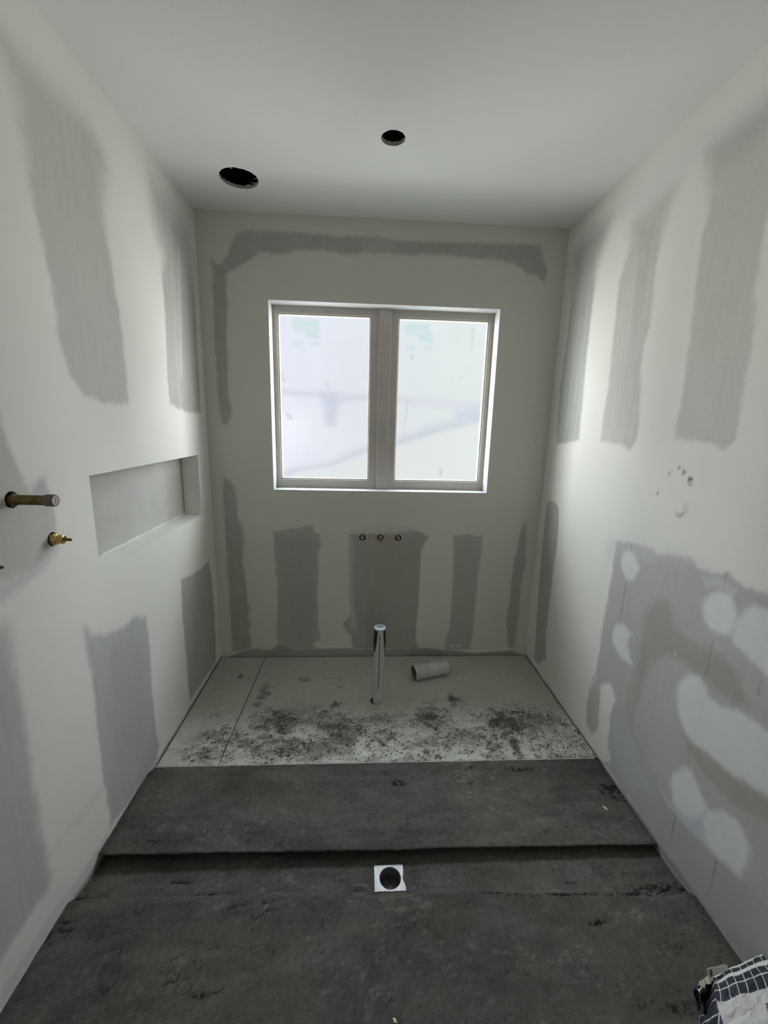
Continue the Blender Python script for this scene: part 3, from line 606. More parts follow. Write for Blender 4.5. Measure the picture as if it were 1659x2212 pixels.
MBLOB = [
    (1.909, -1.403, 0.173, 0.026, 0.9),
    (1.518, -1.424, 0.228, 0.016, 1),
    (1.309, -1.41, 0.091, 0.011, 0.8),
    (1.796, -1.427, 0.154, 0.019, 0.9),
    (1.954, -1.042, 0.079, 0.058, 1),
    (1.588, -1.377, 0.047, 0.018, 0.7),
    (1.871, -1.364, 0.064, 0.03, 0.5),
    (0.16, -1.23, 0.096, 0.02, 0.6),
    (0.435, -1.387, 0.102, 0.011, 0.9),
    (0.3, -1.338, 0.045, 0.007, 0.8),
    (0.828, -1.337, 0.093, 0.038, 0.5),
    (0.89, -1.382, 0.06, 0.021, 0.6),
    (0.764, -1.475, 0.056, 0.063, 0.35),
    (0.686, -1.416, 0.087, 0.027, 0.4),
    (0.019, -0.931, 0.057, 0.074, 0.4),
    (1.336, -0.917, 0.247, 0.02, 0.6),
    (1.044, -0.994, 0.048, 0.023, 0.8),
    (1.603, -0.924, 0.166, 0.025, 0.6),
    (1.161, -1.536, 0.082, 0.052, 0.4),
    (1.55, -1.539, 0.084, 0.047, 0.35),
    (1.424, -1.568, 0.054, 0.033, 0.5),
    (1.79, -1.581, 0.109, 0.044, 0.45),
    (0.228, -1.622, 0.071, 0.043, 0.5),
    (0.461, -1.644, 0.047, 0.011, 0.7),
    (1.168, -1.62, 0.102, 0.04, 0.45),
    (1.324, -1.616, 0.077, 0.03, 0.5),
    (1.734, -1.707, 0.098, 0.026, 0.6),
    (1.608, -1.689, 0.062, 0.018, 0.5),
    (0.035, -1.478, 0.04, 0.024, 0.6),
    (0.027, -1.393, 0.085, 0.019, 0.7),
    (0.05, -1.615, 0.059, 0.048, 0.4),
    (1.608, -1.511, 0.036, 0.005, 1),
    (1.344, -1.665, 0.186, 0.037, 0.4),
]
CREAM = (.70, .70, .65)
SHADED_CREAM = (.56, .55, .495)  # same board as the other walls, its backlit shade put into the colour

# ---------------------------------------------------------------- the room
TAP = [(.886, .793), (.995, .793), (1.104, .792)]
WX0, WX1, WZ0, WZ1 = .356, 1.635, 1.073, 2.114
res = .0065
q = .03
us = coords(0, W, res, [WX0, WX1] + [a + s_ * q for a, b in TAP for s_ in (-1, 1)])
vs = coords(-.06, H, res, [WZ0, WZ1] + [b + s_ * q for a, b in TAP for s_ in (-1, 1)])
wb = sheet('wall_back', (0, 0, 0), (1, 0, 0), (0, 0, 1), us, vs, lambda u, v: paint(u, v, SHADED_CREAM, POLY['back'], 1),
           rects=[(WX0, WX1, WZ0, WZ1)], rounds=[(a, b, .0195, q) for a, b in TAP], jag=.03, hullrects=[(WX0, WX1, WZ0, WZ1)], back=.14)
tag(wb, kind='structure')
# left wall: u runs along y, v along z ; normal must be +x -> ua=(0,1,0), va=(0,0,1)
NY0, NY1, NZ0, NZ1 = -1.077, -.165, .960, 1.286
LP = [(-1.385, 1.264), (-1.268, 1.129), (-1.502, 1.129)]
yb = [NY0, NY1, -2.0] + [a + s_ * q for a, b in LP for s_ in (-1, 1)]
us = coords(YF, 0, .006, yb, fine=(-1.95, .03))
vs = coords(-.06, H, .006, [NZ0, NZ1] + [b + s_ * q for a, b in LP for s_ in (-1, 1)])
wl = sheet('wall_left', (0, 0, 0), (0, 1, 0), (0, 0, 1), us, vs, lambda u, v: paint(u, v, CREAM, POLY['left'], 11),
           rects=[(NY0, NY1, NZ0, NZ1)], rounds=[(a, b, .0215 if i == 0 else .0205, q) for i, (a, b) in enumerate(LP)], jag=.04, back=.14)
tag(wl, kind='structure')
# recessed shelf niche of the left wall
ND = -.088
n_ = MB()
n_.add([(0, NY0, NZ0), (0, NY1, NZ0), (ND, NY1, NZ0 + .004), (ND, NY0, NZ0 + .004)], [(0, 1, 2, 3)])
n_.add([(0, NY0, NZ1), (0, NY1, NZ1), (ND, NY1, NZ1), (ND, NY0, NZ1)], [(0, 3, 2, 1)])
n_.add([(0, NY1, NZ0), (0, NY1, NZ1), (ND, NY1, NZ1), (ND, NY1, NZ0)], [(0, 1, 2, 3)])
n_.add([(0, NY0, NZ0), (0, NY0, NZ1), (ND, NY0, NZ1), (ND, NY0, NZ0)], [(0, 3, 2, 1)])
n_.build('niche_lining', mat('niche_paint', (.76, .76, .72), rough=.8, grain=.04, gscale=200, mix=(.72, .72, .68), mscale=6), wl)
nb_us = coords(NY0, NY1, .005); nb_vs = coords(NZ0, NZ1, .004)
U_, V_ = np.meshgrid(nb_us, nb_vs)
def nichecol(u, v):
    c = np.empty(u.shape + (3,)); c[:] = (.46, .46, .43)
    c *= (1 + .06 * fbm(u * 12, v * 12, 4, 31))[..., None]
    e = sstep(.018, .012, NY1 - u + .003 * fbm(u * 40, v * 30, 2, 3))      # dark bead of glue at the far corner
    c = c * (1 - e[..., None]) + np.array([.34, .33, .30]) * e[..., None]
    e = sstep(.012, .004, v - NZ0 - .002 + .006 * fbm(u * 30, v * 0 + 4, 3, 9))
    return c * (1 - e[..., None]) + np.array([.68, .69, .66]) * e[..., None]
ii = np.arange(U_.size).reshape(U_.shape)
me = mesh_from(np.stack([np.full(U_.size, ND + .001), U_.ravel(), V_.ravel()], -1), np.stack([ii[:-1, :-1], ii[:-1, 1:], ii[1:, 1:], ii[1:, :-1]], -1).reshape(-1, 4), 'niche_back', cols=nichecol(U_, V_).reshape(-1, 3))
link('niche_back_panel', me, M['wall'], wl)

us = coords(0, -YF, .006, [2.0]); us = -us[::-1]
us = coords(YF, 0, .006, [-2.0], fine=(-1.95, .03))
vs = coords(-.06, H, .006)
# right wall: normal must be -x -> ua=(0,-1,0)
def right_cols(u, v): return paint(-u, v, CREAM, POLY['right'], 23)
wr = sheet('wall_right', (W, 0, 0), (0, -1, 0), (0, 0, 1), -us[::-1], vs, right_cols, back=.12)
tag(wr, kind='structure')
# wall behind the camera with the open doorway
us = coords(0, W, .1, [.55, 1.40]); vs = coords(-.06, H, .1, [2.06])
wf = sheet('wall_front', (W, YF, 0), (-1, 0, 0), (0, 0, 1), us, vs, lambda u, v: paint(u, v, CREAM, [], 3), rects=[(.55, 1.40, -.06, 2.06)], hullrects=[(.55, 1.40, -.06, 2.06)], back=.1)
tag(wf, kind='structure')
hw = MB(); y_ = YF - .101; yb_ = YF - 1.6  # unseen hallway box, added to keep sky light out of the doorway
hw.add([(-.3, y_, -.06), (2.3, y_, -.06), (2.3, yb_, -.06), (-.3, yb_, -.06), (-.3, y_, 2.6), (2.3, y_, 2.6), (2.3, yb_, 2.6), (-.3, yb_, 2.6)], [(0, 1, 2, 3), (4, 7, 6, 5), (3, 2, 6, 7), (0, 3, 7, 4), (1, 5, 6, 2)])
hw.add([(-.3, y_, -.06), (.575, y_, -.06), (.575, y_, 2.6), (-.3, y_, 2.6)], [(0, 1, 2, 3)]); hw.add([(1.425, y_, -.06), (2.3, y_, -.06), (2.3, y_, 2.6), (1.425, y_, 2.6)], [(0, 1, 2, 3)])
hw.add([(.575, y_, 2.06), (1.425, y_, 2.06), (1.425, y_, 2.6), (.575, y_, 2.6)], [(0, 1, 2, 3)])
tag(hw.build('wall_hallway', mat('hallway_plaster', (.7, .68, .62), rough=.9, grain=.03), None), kind='structure')
# ceiling : normal -z -> ua=(1,0,0), va=(0,-1,0)
CH = [(.312, .302, .084, .12), (.976, .636, .0455, .07)]
us = coords(0, W, .05, [a + s_ * c for a, b, r_, c in CH for s_ in (-1, 1)])
vs = coords(0, -YF, .05, [b + s_ * c for a, b, r_, c in CH for s_ in (-1, 1)])
def ceilcol(u, v):
    c = np.empty(u.shape + (3,)); c[:] = (.74, .76, .75); return c
M['ceiling_sheet'] = mat('ceiling_board', attr=True, rough=.85, grain=.03, gscale=260, bump=.05, bscale=200, spec=.2)
ce = sheet('ceiling', (0, 0, H), (1, 0, 0), (0, -1, 0), us, vs, ceilcol, rounds=CH, jag=.035, depth=.014, back=.22, mats=[M['ceiling_sheet'], M['cavity']])
tag(ce, kind='structure')

# ---------------------------------------------------------------- floor
def z_step(x): return -.014 - .022 * x / W
def crest(x): return -1.392 - .030 * sstep(.9, 2., x)
def z_low(x, y):
    yc = crest(x) + .004 * fbm(x * 9, y * 2, 3, 4) - .012
    zf = .028 - .030 * x / W
    t = .35 * sstep(.07, 0., y - yc - .012) + .65 * sstep(-.012, .030, yc + .012 - y)
    rough_ = .0022 * fbm(x * 11, y * 11, 4, 51) + .0012 * fbm(x * 70, y * 70, 2, 53)
    dr = np.hypot(np.maximum(np.abs(x - .987) - .05, 0), np.maximum(np.abs(y + 1.340) - .043, 0))
    z = z_step(x) * (1 - t) + zf * t
    flat = sstep(0.006, .03, dr)
    # bedded level round the drain
    w_ = sstep(.05, .004, dr)
    return (z + rough_ * flat) * (1 - w_) + (-.0262 + .0 * x) * w_
def pits(x, y, blobs, k=1.0):
    dens = np.zeros(x.shape)
    for bx, by, rx, ry, s_ in blobs:
        rx, ry = max(abs(rx), .01), max(abs(ry), .01)
        d = ((x - bx) / rx) ** 2 + ((y - by) / ry) ** 2
        dens = np.maximum(dens, s_ * np.exp(-d * k))
    return dens
def mortar_cols(x, y):
    c = np.empty(x.shape + (3,)); c[:] = (.095, .091, .084)
    big = fbm(x * 2.6, y * 3.2, 4, 71); mid = fbm(x * 14, y * 18, 4, 73); fine = fbm(x * 110, y * 110, 3, 75)
    sw = fbm(x * 9 + 2 * fbm(x * 3, y * 3, 2, 5), y * 34, 4, 77)
    c *= np.clip(1 + .42 * big + .24 * mid + .22 * fine + .22 * sw, .3, 2)[..., None]
    warm = sstep(-.1, .5, fbm(x * 3, y * 3, 3, 91)); cool = sstep(0, .6, fbm(x * 2.2, y * 2.8, 3, 92))
    c *= 1 + warm[..., None] * np.array([.06, .01, -.03]) + cool[..., None] * np.array([-.03, -.01, .035])
    # pale trowel smears
    sm_ = sstep(.30, .55, fbm(x * 40, y * 90, 3, 79)) * sstep(.0, .5, fbm(x * 4, y * 5, 2, 81))
    sm2 = sstep(.28, .5, fbm(x * 70 + 3 * fbm(x * 6, y * 6, 2, 8), y * 70, 3, 95)) * sstep(.05, .5, fbm(x * 3.5, y * 5, 3, 96))
    c *= (1 + .55 * sm_ + .45 * sm2)[..., None]
    # crumbled dark pits and cracks
    dens = pits(x, y, MBLOB)
    crack = np.abs(fbm(x * 22, y * 48, 4, 83))
    hole = fbm(x * 75, y * 120, 3, 85)
    d = sstep(.075, .015, crack - .06 * dens) * sstep(.25, .8, dens + .25 * mid) + sstep(.75, .30, 1 - hole - .55 * dens + .2) * sstep(.3, .8, dens)
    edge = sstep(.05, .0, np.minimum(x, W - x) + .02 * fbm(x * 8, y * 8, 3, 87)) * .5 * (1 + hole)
    sp = sstep(.62, .8, fbm(x * 150, y * 150, 2, 88)) * .5
    hair = sstep(.020, .006, np.abs(fbm(x * 7, y * 12, 4, 97))) * sstep(.30, .5, fbm(x * 3, y * 6, 3, 98)) * .7
    sp = np.maximum(sp, hair)
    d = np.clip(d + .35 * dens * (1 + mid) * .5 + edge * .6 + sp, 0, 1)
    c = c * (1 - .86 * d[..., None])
    return c, d
xs = coords(0, W, .0052)
ys = coords(YF, -1.205, .0052, [-1.95], fine=(-1.95, .03))
X, Y = np.meshgrid(xs, ys)
C3, dd = mortar_cols(X, Y)
Z = z_low(X, Y) - .003 * dd
idx = np.arange(X.size).reshape(X.shape)
F1 = np.stack([idx[:-1, :-1], idx[:-1, 1:], idx[1:, 1:], idx[1:, :-1]], -1)
XC = (X[:-1, :-1] + X[1:, 1:]) / 2; YC = (Y[:-1, :-1] + Y[1:, 1:]) / 2
F1 = F1[~((np.hypot(XC - .988, YC + 1.341) < .043))]
v1 = np.stack([X, Y, Z], -1).reshape(-1, 3)
n0 = len(v1)
zb = -.075
zu = -.0065
ex = np.array([(0, -1.205, zb + .01), (W, -1.205, zb + .01), (W, -.875, zb + .01), (0, -.875, zb + .01), (0, -.875, zu), (W, -.875, zu), (W, 0, zu), (0, 0, zu),
               (0, YF, zb), (W, YF, zb), (W, 0, zb), (0, 0, zb)])
fe = np.array([(0, 1, 2, 3), (3, 2, 5, 4), (4, 5, 6, 7), (8, 11, 10, 9)]) + n0
M['subfloor'] = M['mortar']
me = mesh_from(np.vstack([v1, ex]), np.vstack([F1, fe]), 'floor', cols=np.vstack([C3.reshape(-1, 3), np.full((12, 3), .06)]))
fl = link('floor', me, M['mortar']); tag(fl, kind='structure')

# raised mortar bed with a ragged, undercut front lip
def yedge(x): return -1.269 + .0035 * fbm(x * 4, x * 0, 3, 61) + .0022 * fbm(x * 45, x * 0 + 3, 3, 63)
def z_up(x): return .026 - .033 * x / W
xs = coords(.002, W - .002, .0052); ny = 78
T = np.linspace(0, 1, ny)
X, TT = np.meshgrid(xs, T)
YE = yedge(X)
Y = -.879 * (1 - TT) + YE * TT
C3, dd = mortar_cols(X, Y)
lip = sstep(.985, 1., TT)
Z = z_up(X) * sstep(-.874, -.94, Y) + .002 * (1 - sstep(-.874, -.94, Y)) + .0018 * fbm(X * 11, Y * 11, 4, 55) + .001 * fbm(X * 70, Y * 70, 2, 57) - .003 * dd - .001 * lip
rowsP = [np.stack([X, Y, Z], -1)]; rowsC = [C3]
xe = xs
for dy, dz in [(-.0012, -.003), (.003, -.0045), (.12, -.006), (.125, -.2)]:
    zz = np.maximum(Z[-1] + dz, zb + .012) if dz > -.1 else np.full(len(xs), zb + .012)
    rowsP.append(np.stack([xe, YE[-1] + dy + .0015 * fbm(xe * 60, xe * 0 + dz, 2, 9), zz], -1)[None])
    rowsC.append(np.tile(np.array([.075, .07, .062]) if dz > -.006 else np.array([.014, .012, .010]), (1, len(xs), 1)))  # hollow under the lip near black, its shade put into the colour
zfb = np.full(len(xs), zb + .012)
rowsP.append(np.stack([xe, np.full(len(xs), -.8795), zfb], -1)[None]); rowsC.append(np.full((1, len(xs), 3), .05))
rowsP.append(np.stack([xe, np.full(len(xs), -.879), Z[0]], -1)[None]); rowsC.append(np.full((1, len(xs), 3), .05))
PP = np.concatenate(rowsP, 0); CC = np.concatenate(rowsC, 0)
idx = np.arange(PP.shape[0] * PP.shape[1]).reshape(PP.shape[:2])
Fm = np.stack([idx[:-1, :-1], idx[1:, :-1], idx[1:, 1:], idx[:-1, 1:]], -1).reshape(-1, 4)
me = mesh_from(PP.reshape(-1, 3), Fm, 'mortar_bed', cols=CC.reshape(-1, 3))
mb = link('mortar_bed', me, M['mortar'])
tag(mb, 'dark grey raised mortar bed forming a step between the pale floor sheets and the drain', 'mortar bed')

# fibre cement floor sheets
def board_cols(x, y, sd):
    c = np.empty(x.shape + (3,)); c[:] = (.43, .42, .375)
    c *= (1 + .07 * fbm(x * 5, y * 5, 4, sd) + .05 * fbm(x * 60, y * 60, 3, sd + 2))[..., None]
    # pale cement dust towards the mortar edge
    dust = sstep(-.45, -.80, y + .06 * fbm(x * 5, y * 5, 3, 17)) * (.55 + .6 * fbm(x * 14, y * 22, 4, 19))
    scr = sstep(.25, .6, fbm(x * 22, y * 50, 4, 21)) * sstep(-.55, -.8, y)
    dust = np.clip(dust * .75 + scr * .5, 0, 1)
    c = c * (1 - dust[..., None]) + np.array([.66, .67, .64]) * dust[..., None]
    # plaster drips
    dr = sstep(.66, .74, fbm(x * 24 + 5, y * 24, 3, 23)) * .65
    c = c * (1 - dr[..., None]) + np.array([.62, .62, .57]) * dr[..., None]
    dens = pits(x, y, BLOB)
    n1 = fbm(x * 26, y * 34, 4, 25); n2 = fbm(x * 120, y * 130, 3, 27); rid = np.abs(fbm(x * 34, y * 40, 4, 29))
    zone = sstep(-.42, -.62, y + .05 * n1) * sstep(.02, .2, x)
    n3 = fbm(x * 190, y * 210, 2, 47)
    w0 = .10 + .75 * fbm(x * 5, y * 10, 3, 45) + .34 * fbm(x * 26, y * 40, 3, 46) + .26 * n2 + .16 * n3
    wash = zone * sstep(-.02, .60, w0 + .30 * dens) * .62
    smear = np.maximum(sstep(.18, .95, dens * .9 + .45 * n1 + .22 * n2 + .14 * n3) * .88, wash)
    speck = sstep(.26, .42, n2 * .8 + .3 * n3 + .22 * n1 + .42 * dens - .40 - .22 * (1 - zone))
    speck = np.maximum(speck, zone * sstep(.52, .64, n3 + .30 * n1 + .1 * dens) * .75)
    curl = sstep(.045, .008, rid) * sstep(.15, .7, dens + .3 * n1) * .7
    free = sstep(.66, .78, fbm(x * 95, y * 105, 2, 33)) * (.35 + .5 * sstep(-.3, -.8, y))
    speck = np.maximum(speck, zone * sstep(.38, .55, n2 + .35 * n1) * .8)
    d = np.clip(smear + .85 * speck + curl + free, 0, 1)
    c = c * (1 - .95 * d[..., None]) + np.array([.050, .044, .035]) * .7 * d[..., None]
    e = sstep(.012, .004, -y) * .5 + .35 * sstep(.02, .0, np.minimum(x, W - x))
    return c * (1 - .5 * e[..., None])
PX, PY = .979, -.448
def cement_sheet(x0, x1, x0b, x1b, sd, rounds, label):
    q_ = .05
    us = coords(0, 1, .0045 / (x1 - x0), [((r_[0] + s_ * q_) - x0) / (x1 - x0) for r_ in rounds for s_ in (-1, 1)])
    xs_ = x0 + us * (x1 - x0); ys_ = coords(-.872, -.010, .0045, [r_[1] + s_ * q_ for r_ in rounds for s_ in (-1, 1)])
    return xs_, ys_
def make_sheet(name, x0, x1, rounds, label, sd, skew0=0, skew1=0):
    q_ = .05
    xs_ = coords(x0, x1, .0045, [r_[0] + s_ * q_ for r_ in rounds for s_ in (-1, 1)])
    ys_ = coords(-.872, -.010, .0045, [r_[1] + s_ * q_ for r_ in rounds for s_ in (-1, 1)])
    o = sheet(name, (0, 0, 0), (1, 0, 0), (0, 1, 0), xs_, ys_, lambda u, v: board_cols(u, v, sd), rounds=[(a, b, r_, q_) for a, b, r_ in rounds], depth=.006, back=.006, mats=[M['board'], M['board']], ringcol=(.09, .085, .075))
    # the seam runs very slightly out of square
    me = o.data; n = len(me.vertices); co = np.empty(n * 3, np.float32); me.vertices.foreach_get('co', co); co = co.reshape(-1, 3)
    t = (co[:, 0] - x0) / (x1 - x0); s_ = -co[:, 1] / .872
    co[:, 0] += (skew0 * (1 - t) + skew1 * t) * s_
    me.vertices.foreach_set('co', co.ravel()); me.update()
    tag(o, label, 'floor sheet', 'cement floor sheets in front of the window wall')
    return o
make_sheet('cement_sheet', .007, .2775, [], 'narrow pale cement floor sheet along the left wall', 41, 0, -.0105)
make_sheet('cement_sheet', .2812, W - .007, [(PX - .004, PY - .002, .034)], 'wide pale dirt-stained cement floor sheet with the upright pipe through it', 43, -.0105, 0)

t_ = MB()
t_.box((.003, -.8785, -.0055), (W - .02, -.8745, .0018))
tr = t_.build('trim_1', M['trim'], None, bevel=.0008); tag(tr, kind='structure')

# ---------------------------------------------------------------- window
win = empty('window_1', ((WX0 + WX1) / 2, 0, WZ0), kind='structure')
D = .100
rv = MB()
rt = .006
rv.add([(WX0, -.001, WZ0), (WX1, -.001, WZ0), (WX1, D + .03, WZ0), (WX0, D + .03, WZ0), (WX0, -.001, WZ1), (WX1, -.001, WZ1), (WX1, D + .03, WZ1), (WX0, D + .03, WZ1),
        (WX0 + rt, -.001, WZ0 + rt), (WX1 - rt, -.001, WZ0 + rt), (WX1 - rt, D + .03, WZ0 + rt), (WX0 + rt, D + .03, WZ0 + rt), (WX0 + rt, -.001, WZ1 - rt), (WX1 - rt, -.001, WZ1 - rt), (WX1 - rt, D + .03, WZ1 - rt), (WX0 + rt, D + .03, WZ1 - rt)],
       [(8, 9, 10, 11), (12, 15, 14, 13), (8, 11, 15, 12), (9, 13, 14, 10), (0, 1, 9, 8), (1, 5, 13, 9), (5, 4, 12, 13), (4, 0, 8, 12)])
rv.build('window_reveal', M['reveal'], win)
def ring(mb, x0, x1, z0, z1, w0, w1, wz0, wz1, ya, yb):
    """rectangular frame: outer x0..x1, z0..z1, member widths, from depth ya to yb"""
    mb.box((x0, ya, z0), (x0 + w0, yb, z1)); mb.box((x1 - w1, ya, z0), (x1, yb, z1))
    mb.box((x0 + w0, ya, z0), (x1 - w1, yb, z0 + wz0)); mb.box((x0 + w0, ya, z1 - wz1), (x1 - w1, yb, z1))
fx0, fx1, fz0, fz1 = WX0 + rt, WX1 - rt, WZ0 + rt, WZ1 - rt
mul = MB(); mul.box((.963, .082, fz0), (1.034, .150, fz1)); mul.build('mullion', M['frame'], win, bevel=.002)
glass = [  # blurred outdoor shapes painted into the pane glow, with stickers and grime
    ([ (0.371, 1.158), (0.483, 1.194), (0.67, 1.225), (0.811, 1.294), (1.091, 1.384), (1.277, 1.453), (1.463, 1.512), (1.649, 1.572),
      (1.654, 1.508), (1.513, 1.477), (1.373, 1.436), (1.233, 1.387), (1.092, 1.337), (0.905, 1.296), (0.717, 1.217), (0.53, 1.185),
      (0.37, 1.135) ],
     (0.54, 0.58, 0.68), 0.045, 0.004, 1, 0, None),
    ([ (0.37, 1.125), (0.67, 1.197), (0.924, 1.296), (1.092, 1.337), (1.373, 1.432), (1.654, 1.499), (1.693, 1.001), (0.366, 0.981) ],
     (0.8, 0.86, 0.8), 0.02, 0.004, 0.8, 0, None),
    ([ (0.375, 1.661), (0.672, 1.644), (0.917, 1.646), (0.918, 1.606), (0.717, 1.587), (0.626, 1.616), (0.374, 1.626) ],
     (0.64, 0.66, 0.76), 0.02, 0.004, 0.9, 0, None),
    ([ (1.064, 1.646), (1.456, 1.621), (1.645, 1.626), (1.648, 1.581), (1.412, 1.575), (1.066, 1.583) ],
     (0.66, 0.7, 0.76), 0.025, 0.004, 0.8, 0, None),
    ([ (0.626, 1.642), (0.717, 1.636), (0.735, 1.566), (0.708, 1.457), (0.662, 1.456), (0.644, 1.563) ],
     (0.52, 0.56, 0.72), 0.04, 0.004, 0.85, 0, None),
    ([ (0.654, 1.704), (0.685, 1.705), (0.681, 1.617), (0.662, 1.617) ],
     (0.62, 0.66, 0.74), 0.012, 0.003, 0.6, 0, None),
    ([ (1.431, 1.566), (1.647, 1.59), (1.652, 1.526), (1.464, 1.503) ],
     (0.52, 0.6, 0.76), 0.03, 0.004, 0.8, 0, None),
    ([ (0.466, 2.047), (0.62, 2.045), (0.62, 2.006), (0.465, 2.001) ],
     (0.45, 0.68, 0.66), 0.015, 0.002, 0.8, 0, None),
    ([ (0.476, 2.001), (0.62, 2), (0.62, 1.983), (0.475, 1.982) ],
     (0.45, 0.68, 0.66), 0.015, 0.002, 0.8, 0, None),
    ([ (0.541, 1.984), (0.62, 1.979), (0.62, 1.946), (0.545, 1.947) ],
     (0.45, 0.68, 0.66), 0.015, 0.002, 0.8, 0, None),
    ([ (0.472, 1.922), (0.518, 1.924), (0.518, 1.906), (0.471, 1.905) ],
     (0.45, 0.68, 0.66), 0.015, 0.002, 0.8, 0, None),
    ([ (0.571, 1.926), (0.621, 1.925), (0.621, 1.908), (0.571, 1.908) ],
     (0.45, 0.68, 0.66), 0.015, 0.002, 0.8, 0, None),
    ([ (1.113, 2.044), (1.258, 2.045), (1.26, 2.006), (1.115, 2.001) ],
     (0.45, 0.68, 0.66), 0.015, 0.002, 0.8, 0, None),
    ([ (1.125, 2.001), (1.274, 1.999), (1.275, 1.983), (1.126, 1.982) ],
     (0.45, 0.68, 0.66), 0.015, 0.002, 0.8, 0, None),
    ([ (1.194, 1.984), (1.275, 1.978), (1.277, 1.945), (1.2, 1.946) ],
     (0.45, 0.68, 0.66), 0.015, 0.002, 0.8, 0, None),
    ([ (1.126, 1.921), (1.173, 1.922), (1.174, 1.905), (1.126, 1.903) ],
     (0.45, 0.68, 0.66), 0.015, 0.002, 0.8, 0, None),
    ([ (1.228, 1.924), (1.28, 1.923), (1.28, 1.906), (1.229, 1.906) ],
     (0.45, 0.68, 0.66), 0.015, 0.002, 0.8, 0, None),
    ([ (0.395, 1.748), (0.417, 1.74), (0.413, 1.723), (0.404, 1.727) ],
     (0.45, 0.47, 0.48), 0.004, 0.004, 0.45, 0, None),
    ([ (0.501, 1.227), (0.506, 1.227), (0.506, 1.213), (0.5, 1.213) ],
     (0.45, 0.47, 0.48), 0.004, 0.004, 0.45, 0, None),
    ([ (1.356, 1.215), (1.38, 1.216), (1.378, 1.158), (1.363, 1.158) ],
     (0.45, 0.47, 0.48), 0.004, 0.004, 0.45, 0, None),
    ([ (1.139, 1.617), (1.153, 1.617), (1.133, 1.408), (1.126, 1.408) ],
     (0.45, 0.47, 0.48), 0.004, 0.004, 0.45, 0, None),
    ([ (1.508, 2.031), (1.526, 2.032), (1.521, 1.904), (1.514, 1.904) ],
     (0.45, 0.47, 0.48), 0.004, 0.004, 0.45, 0, None),
    ([ (1.153, 1.875), (1.171, 1.875), (1.168, 1.841), (1.154, 1.841) ],
     (0.45, 0.47, 0.48), 0.004, 0.004, 0.45, 0, None),
    ([ (0.412, 1.517), (0.444, 1.522), (0.47, 1.487), (0.434, 1.477) ],
     (0.45, 0.47, 0.48), 0.004, 0.004, 0.45, 0, None),
    ([ (0.404, 1.723), (0.421, 1.715), (0.425, 1.697), (0.408, 1.701) ],
     (0.45, 0.47, 0.48), 0.004, 0.004, 0.45, 0, None),
]
for i, (a, b, pa, pb) in enumerate([(fx0, .963, .394, .909), (1.034, fx1, 1.082, 1.596)]):
    s_ = MB(); pz0, pz1 = 1.136, 2.064
    g = .0065
    ring(s_, a, b, fz0, fz1, pa - g - a, b - pb - g, pz0 - g - fz0, fz1 - pz1 - g, .100, .145)
    so = s_.build('sash', M['frame'], win, bevel=.0018)
    bd = MB(); ring(bd, pa - g, pb + g, pz0 - g, pz1 + g, g, g, g, g, .109, .140)
    bo = bd.build('glazing_bead', M['bead'], so, bevel=.0015)
    bo.matrix_parent_inverse = Matrix.Identity(4); bo.location = (0, 0, 0)
    xs = coords(pa - .004, pb + .004, .005); zs = coords(pz0 - .004, pz1 + .004, .005)
    X, Z_ = np.meshgrid(xs, zs)
    c = np.empty(X.shape + (3,))
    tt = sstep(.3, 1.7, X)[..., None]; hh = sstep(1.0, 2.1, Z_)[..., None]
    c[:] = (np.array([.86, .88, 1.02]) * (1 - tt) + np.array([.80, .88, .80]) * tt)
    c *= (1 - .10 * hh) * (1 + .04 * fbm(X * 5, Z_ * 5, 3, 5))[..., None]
    c += np.array([.18, .17, .16]) * np.exp(-(((X - .42) / .20) ** 2 + ((Z_ - 1.42) / .17) ** 2))[..., None]  # soft bright patch painted into the pane glow
    for P, rgb, soft, amp, op, stx, top in glass:
        s2 = sdf_poly(P, X, Z_) + amp * fbm(X * 30, Z_ * 30, 3, 8)
        a_ = sstep(-soft, soft, s2)[..., None] * op
        c = c * (1 - a_) + np.array(rgb) * a_
    # small grime spots on the glass
    sp = sstep(.70, .8, fbm(X * 60, Z_ * 45, 2, 14 + i)) * .25 * sstep(.1, .6, fbm(X * 6, Z_ * 6, 2, 3))
    c *= (1 - sp)[..., None]
    ii = np.arange(X.size).reshape(X.shape)
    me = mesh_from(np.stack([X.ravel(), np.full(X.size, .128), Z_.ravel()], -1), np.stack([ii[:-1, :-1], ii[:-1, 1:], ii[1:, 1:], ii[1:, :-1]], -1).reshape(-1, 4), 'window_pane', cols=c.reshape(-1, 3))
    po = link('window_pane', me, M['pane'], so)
    po.matrix_parent_inverse = Matrix.Identity(4)
# near-black wall added outside to keep the panes dim under the bright sky
nb_ = MB(); nb_.box((-.9, 2.5, -.6), (3.1, 2.7, 3.3))
nbo = nb_.build('sky_blocker_wall', mat('sky_blocker_dark', (.010, .0105, .0115), rough=.9, grain=.05, gscale=30), None, bevel=.01)
tag(nbo, kind='structure')
ev_ = MB(); ev_.box((-.8, .145, 2.42), (2.8, .62, 2.58)); tag(ev_.build('sky_blocker_eave', mat('sky_blocker_soffit', (.5, .5, .48), rough=.8, grain=.04), None), kind='structure')  # unseen eave added to keep the high sky off the floor

# ---------------------------------------------------------------- plumbing fittings
def axis_parts(root, ax, org, specs):
    for name, prof, mt in specs:
        mb = MB(); mb.lathe(prof, org, ax, n=6 if name == 'hex_nut' else 36, smooth=(name != 'hex_nut'))
        mb.build(name, mt, root, bevel=.0008 if name == 'hex_nut' else 0)
